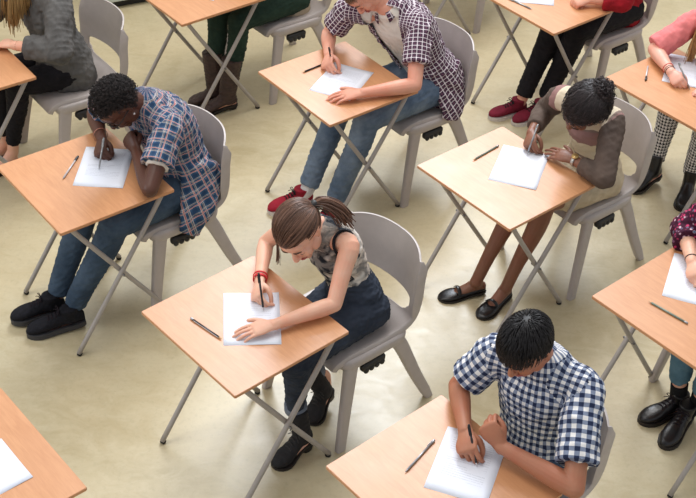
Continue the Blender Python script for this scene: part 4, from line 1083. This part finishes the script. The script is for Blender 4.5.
PEOPLE['I'] = ('person in red top, black jeans and maroon canvas shoes, top right', dict(skin='skC', hair='crop', hairm='hairC', vox=.006,
  hip=(.56, -.03, .56), shL=(.42, -.20, .98), shR=(.36, .15, .98), neck=(.40, -.02, 1.03), head=(.30, -.02, 1.13), look=(.05, -.02, .78),
  elL=(.22, -.32, .80), wrL=(.10, -.19, .79), hfL=(-.86, .42, -.1), hnL=(-.2, -.3, 1), hpL='fist', elR=(.26, .30, .80), wrR=(.10, .18, .79), hfR=(-.8, -.5, -.1), hnR=(-.3, .3, 1), hpR='loose',
  anL=(.005, -.065, .10), heelL=(.035, -.072, .0), toeL=(-.235, -.050, .0), anR=(-.100, .020, .10), heelR=(-.065, .010, .0), toeR=(-.305, .083, .0),
  knL=(.10, -.14, .57), knR=(.06, .0, .585), legs='blackcl', cuff=.95, cuffr=.048, troom=.013, shoe='canvas', top=dict(mat='red', sleeve=1.6, g=.022, lo=-.12, amp=.004)))
PEOPLE['J'] = ('person in coral pink sleeves and houndstooth trousers, blonde, at right edge', dict(fem=True, skin='skJ', hair='long', hairm='hairJ', vox=.005,
  hip=(.57, .02, .555), shL=(.40, -.10, .945), shR=(.285, .215, .925), neck=(.37, .07, .98), head=(.26, .075, 1.045), look=(.0, .0, .76),
  elL=(.22, -.26, .80), wrL=(.03, -.16, .79), hfL=(-.85, .5, -.1), hnL=(-.1, -.1, 1), hpL='loose', elR=(.075, .285, .798), wrR=(-.035, .085, .792), hfR=(-.35, -.90, -.12), hnR=(-.6, .1, .75), hpR='write',
  anL=(.195, -.035, .12), heelL=(.235, -.02, .0), toeL=(.025, -.135, .0), anR=(.115, .145, .125), heelR=(.15, .120, .03), toeR=(-.065, .150, .0),
  legs='hound', cuff=.93, cuffr=.040, troom=.016, shoe='chelsea', top=dict(mat='pink', sleeve=.97, g=.018, lo=-.05, amp=.004)))
_only = None
REF = {}
for _n, (_l, _s) in PEOPLE.items():
    if _only and _n not in _only: continue
    REF[_n] = person(_n, _l, _s)

for n, (a, b, k, l) in HP.items():      # the pen runs through the web of the thumb
    if n in REF:
        w_ = np.array(PEOPLE[n][1]['wrR']); f_ = unit(PEOPLE[n][1]['hfR']); n_ = np.array(PEOPLE[n][1]['hnR'], float); n_ = unit(n_-f_*n_.dot(f_)); s_ = np.cross(n_, f_)
        web = w_+f_*.066+s_*.040+n_*.012; a = np.array(a); d = unit(unit(np.array(b)-a)*.2+unit(web-a)*.8); make_pen(n, a, a+d*.148, k, l)
if 'A' in REF:
    root, off, r = REF['A']; el, wr = r['arms']['R'][1:]; ax = unit(wr-el)
    for q, w_ in ((.018, .0055), (.034, .004)): band('wristband', root, wr-ax*q, ax, .0245+.002*q/.02, w_, 'redband', off)
    bm = bmesh.new(); bd = unit([-.52, -.85, -.06]); c = r['Ho'](SK_C+bd*(SK_R+.012))-off; sweep(bm, [c, c+r['B']@(bd*.010)], [.019, .019], 12, sub=2); bmobj('hair_tie', bm, M['blackpl'], root)
if 'B' in REF:
    root, off, r = REF['B']; Ho = lambda *v: r['Ho'](v)-off
    g = bmesh.new()
    for s in (1, -1):
        pts = [Ho(s*.034+.026*math.cos(t), .098-.012*abs(math.cos(t))*(s*math.cos(t) > 0), .001+.019*math.sin(t)) for t in np.linspace(0, 2*PI, 17)]; sweep(g, pts, [.0024]*17, 6, sub=1)
        sweep(g, [Ho(s*.058, .090, .010), Ho(s*.076, .05, .012), Ho(s*.080, -.004, .010), Ho(s*.078, -.022, -.004)], [.0022]*4, 6, sub=3)
    sweep(g, [Ho(-.009, .100, .006), Ho(0, .104, .009), Ho(.009, .100, .006)], [.002]*3, 6, sub=2); bmobj('glasses', g, M['blackpl'], root)
    bm = bmesh.new(); ellipsoid(bm, Ho(-.080, -.0, -.030), (.0048,)*3); bmobj('earring', bm, M['penclear'], root)
    el, wr = r['arms']['R'][1:]; ax = unit(wr-el); band('bracelet', root, wr-ax*.035, unit(ax+np.array([.2, .1, .2])), .032, .002, 'copper', off)
if 'D' in REF:
    root, off, r = REF['D']; el, wr = r['arms']['L'][1:]; ax = unit(wr-el)
    wt = band('wristwatch', root, wr-ax*.012, ax, .0255, .008, 'silverband', off)
    bm = bmesh.new(); c = wr-ax*.012+unit(np.array([-.25, 0, 1]))*.028-off; sweep(bm, [c, c+unit([-.25, 0, 1])*.006], [.017, .016], 20, sub=1, round_=False); bmobj('watch_face', bm, M['gold'], wt)
    bm = bmesh.new(); p = r['bez'](.90); ch = r['chestf']; sx = r['sax']; tx = r['tax']
    for k in range(31):
        t = (k/30-.5)*2; q = p+sx*t*.062+ch*(.062+.035*(1-t*t))-tx*(.045*(1-t*t)-.035)-off; ellipsoid(bm, q, (.0052,)*3, seg=8, rings=6)
    bmobj('necklace', bm, M['bead'], root)
if 'G' in REF:
    root, off, r = REF['G']; el, wr = r['arms']['L'][1:]; ax = unit(wr-el); band('bracelet', root, wr-ax*.022, ax, .0245, .003, 'copper', off, beads=18)
if 'J' in REF:
    root, off, r = REF['J']; el, wr = r['arms']['R'][1:]; ax = unit(wr-el)
    for q in (.012, .024): band('bracelet', root, wr-ax*q, unit(ax+np.array([0, .1, .1])), .0245, .0022, 'blackpl', off)
    band('bracelet', root, wr-ax*.042, ax, .027, .0015, 'redband', off)
if 'F' in REF:
    root, off, r = REF['F']; el, wr = r['arms']['R'][1:]; ax = unit(wr-el); band('bracelet', root, wr-ax*.02, ax, .0245, .003, 'blackpl', off)
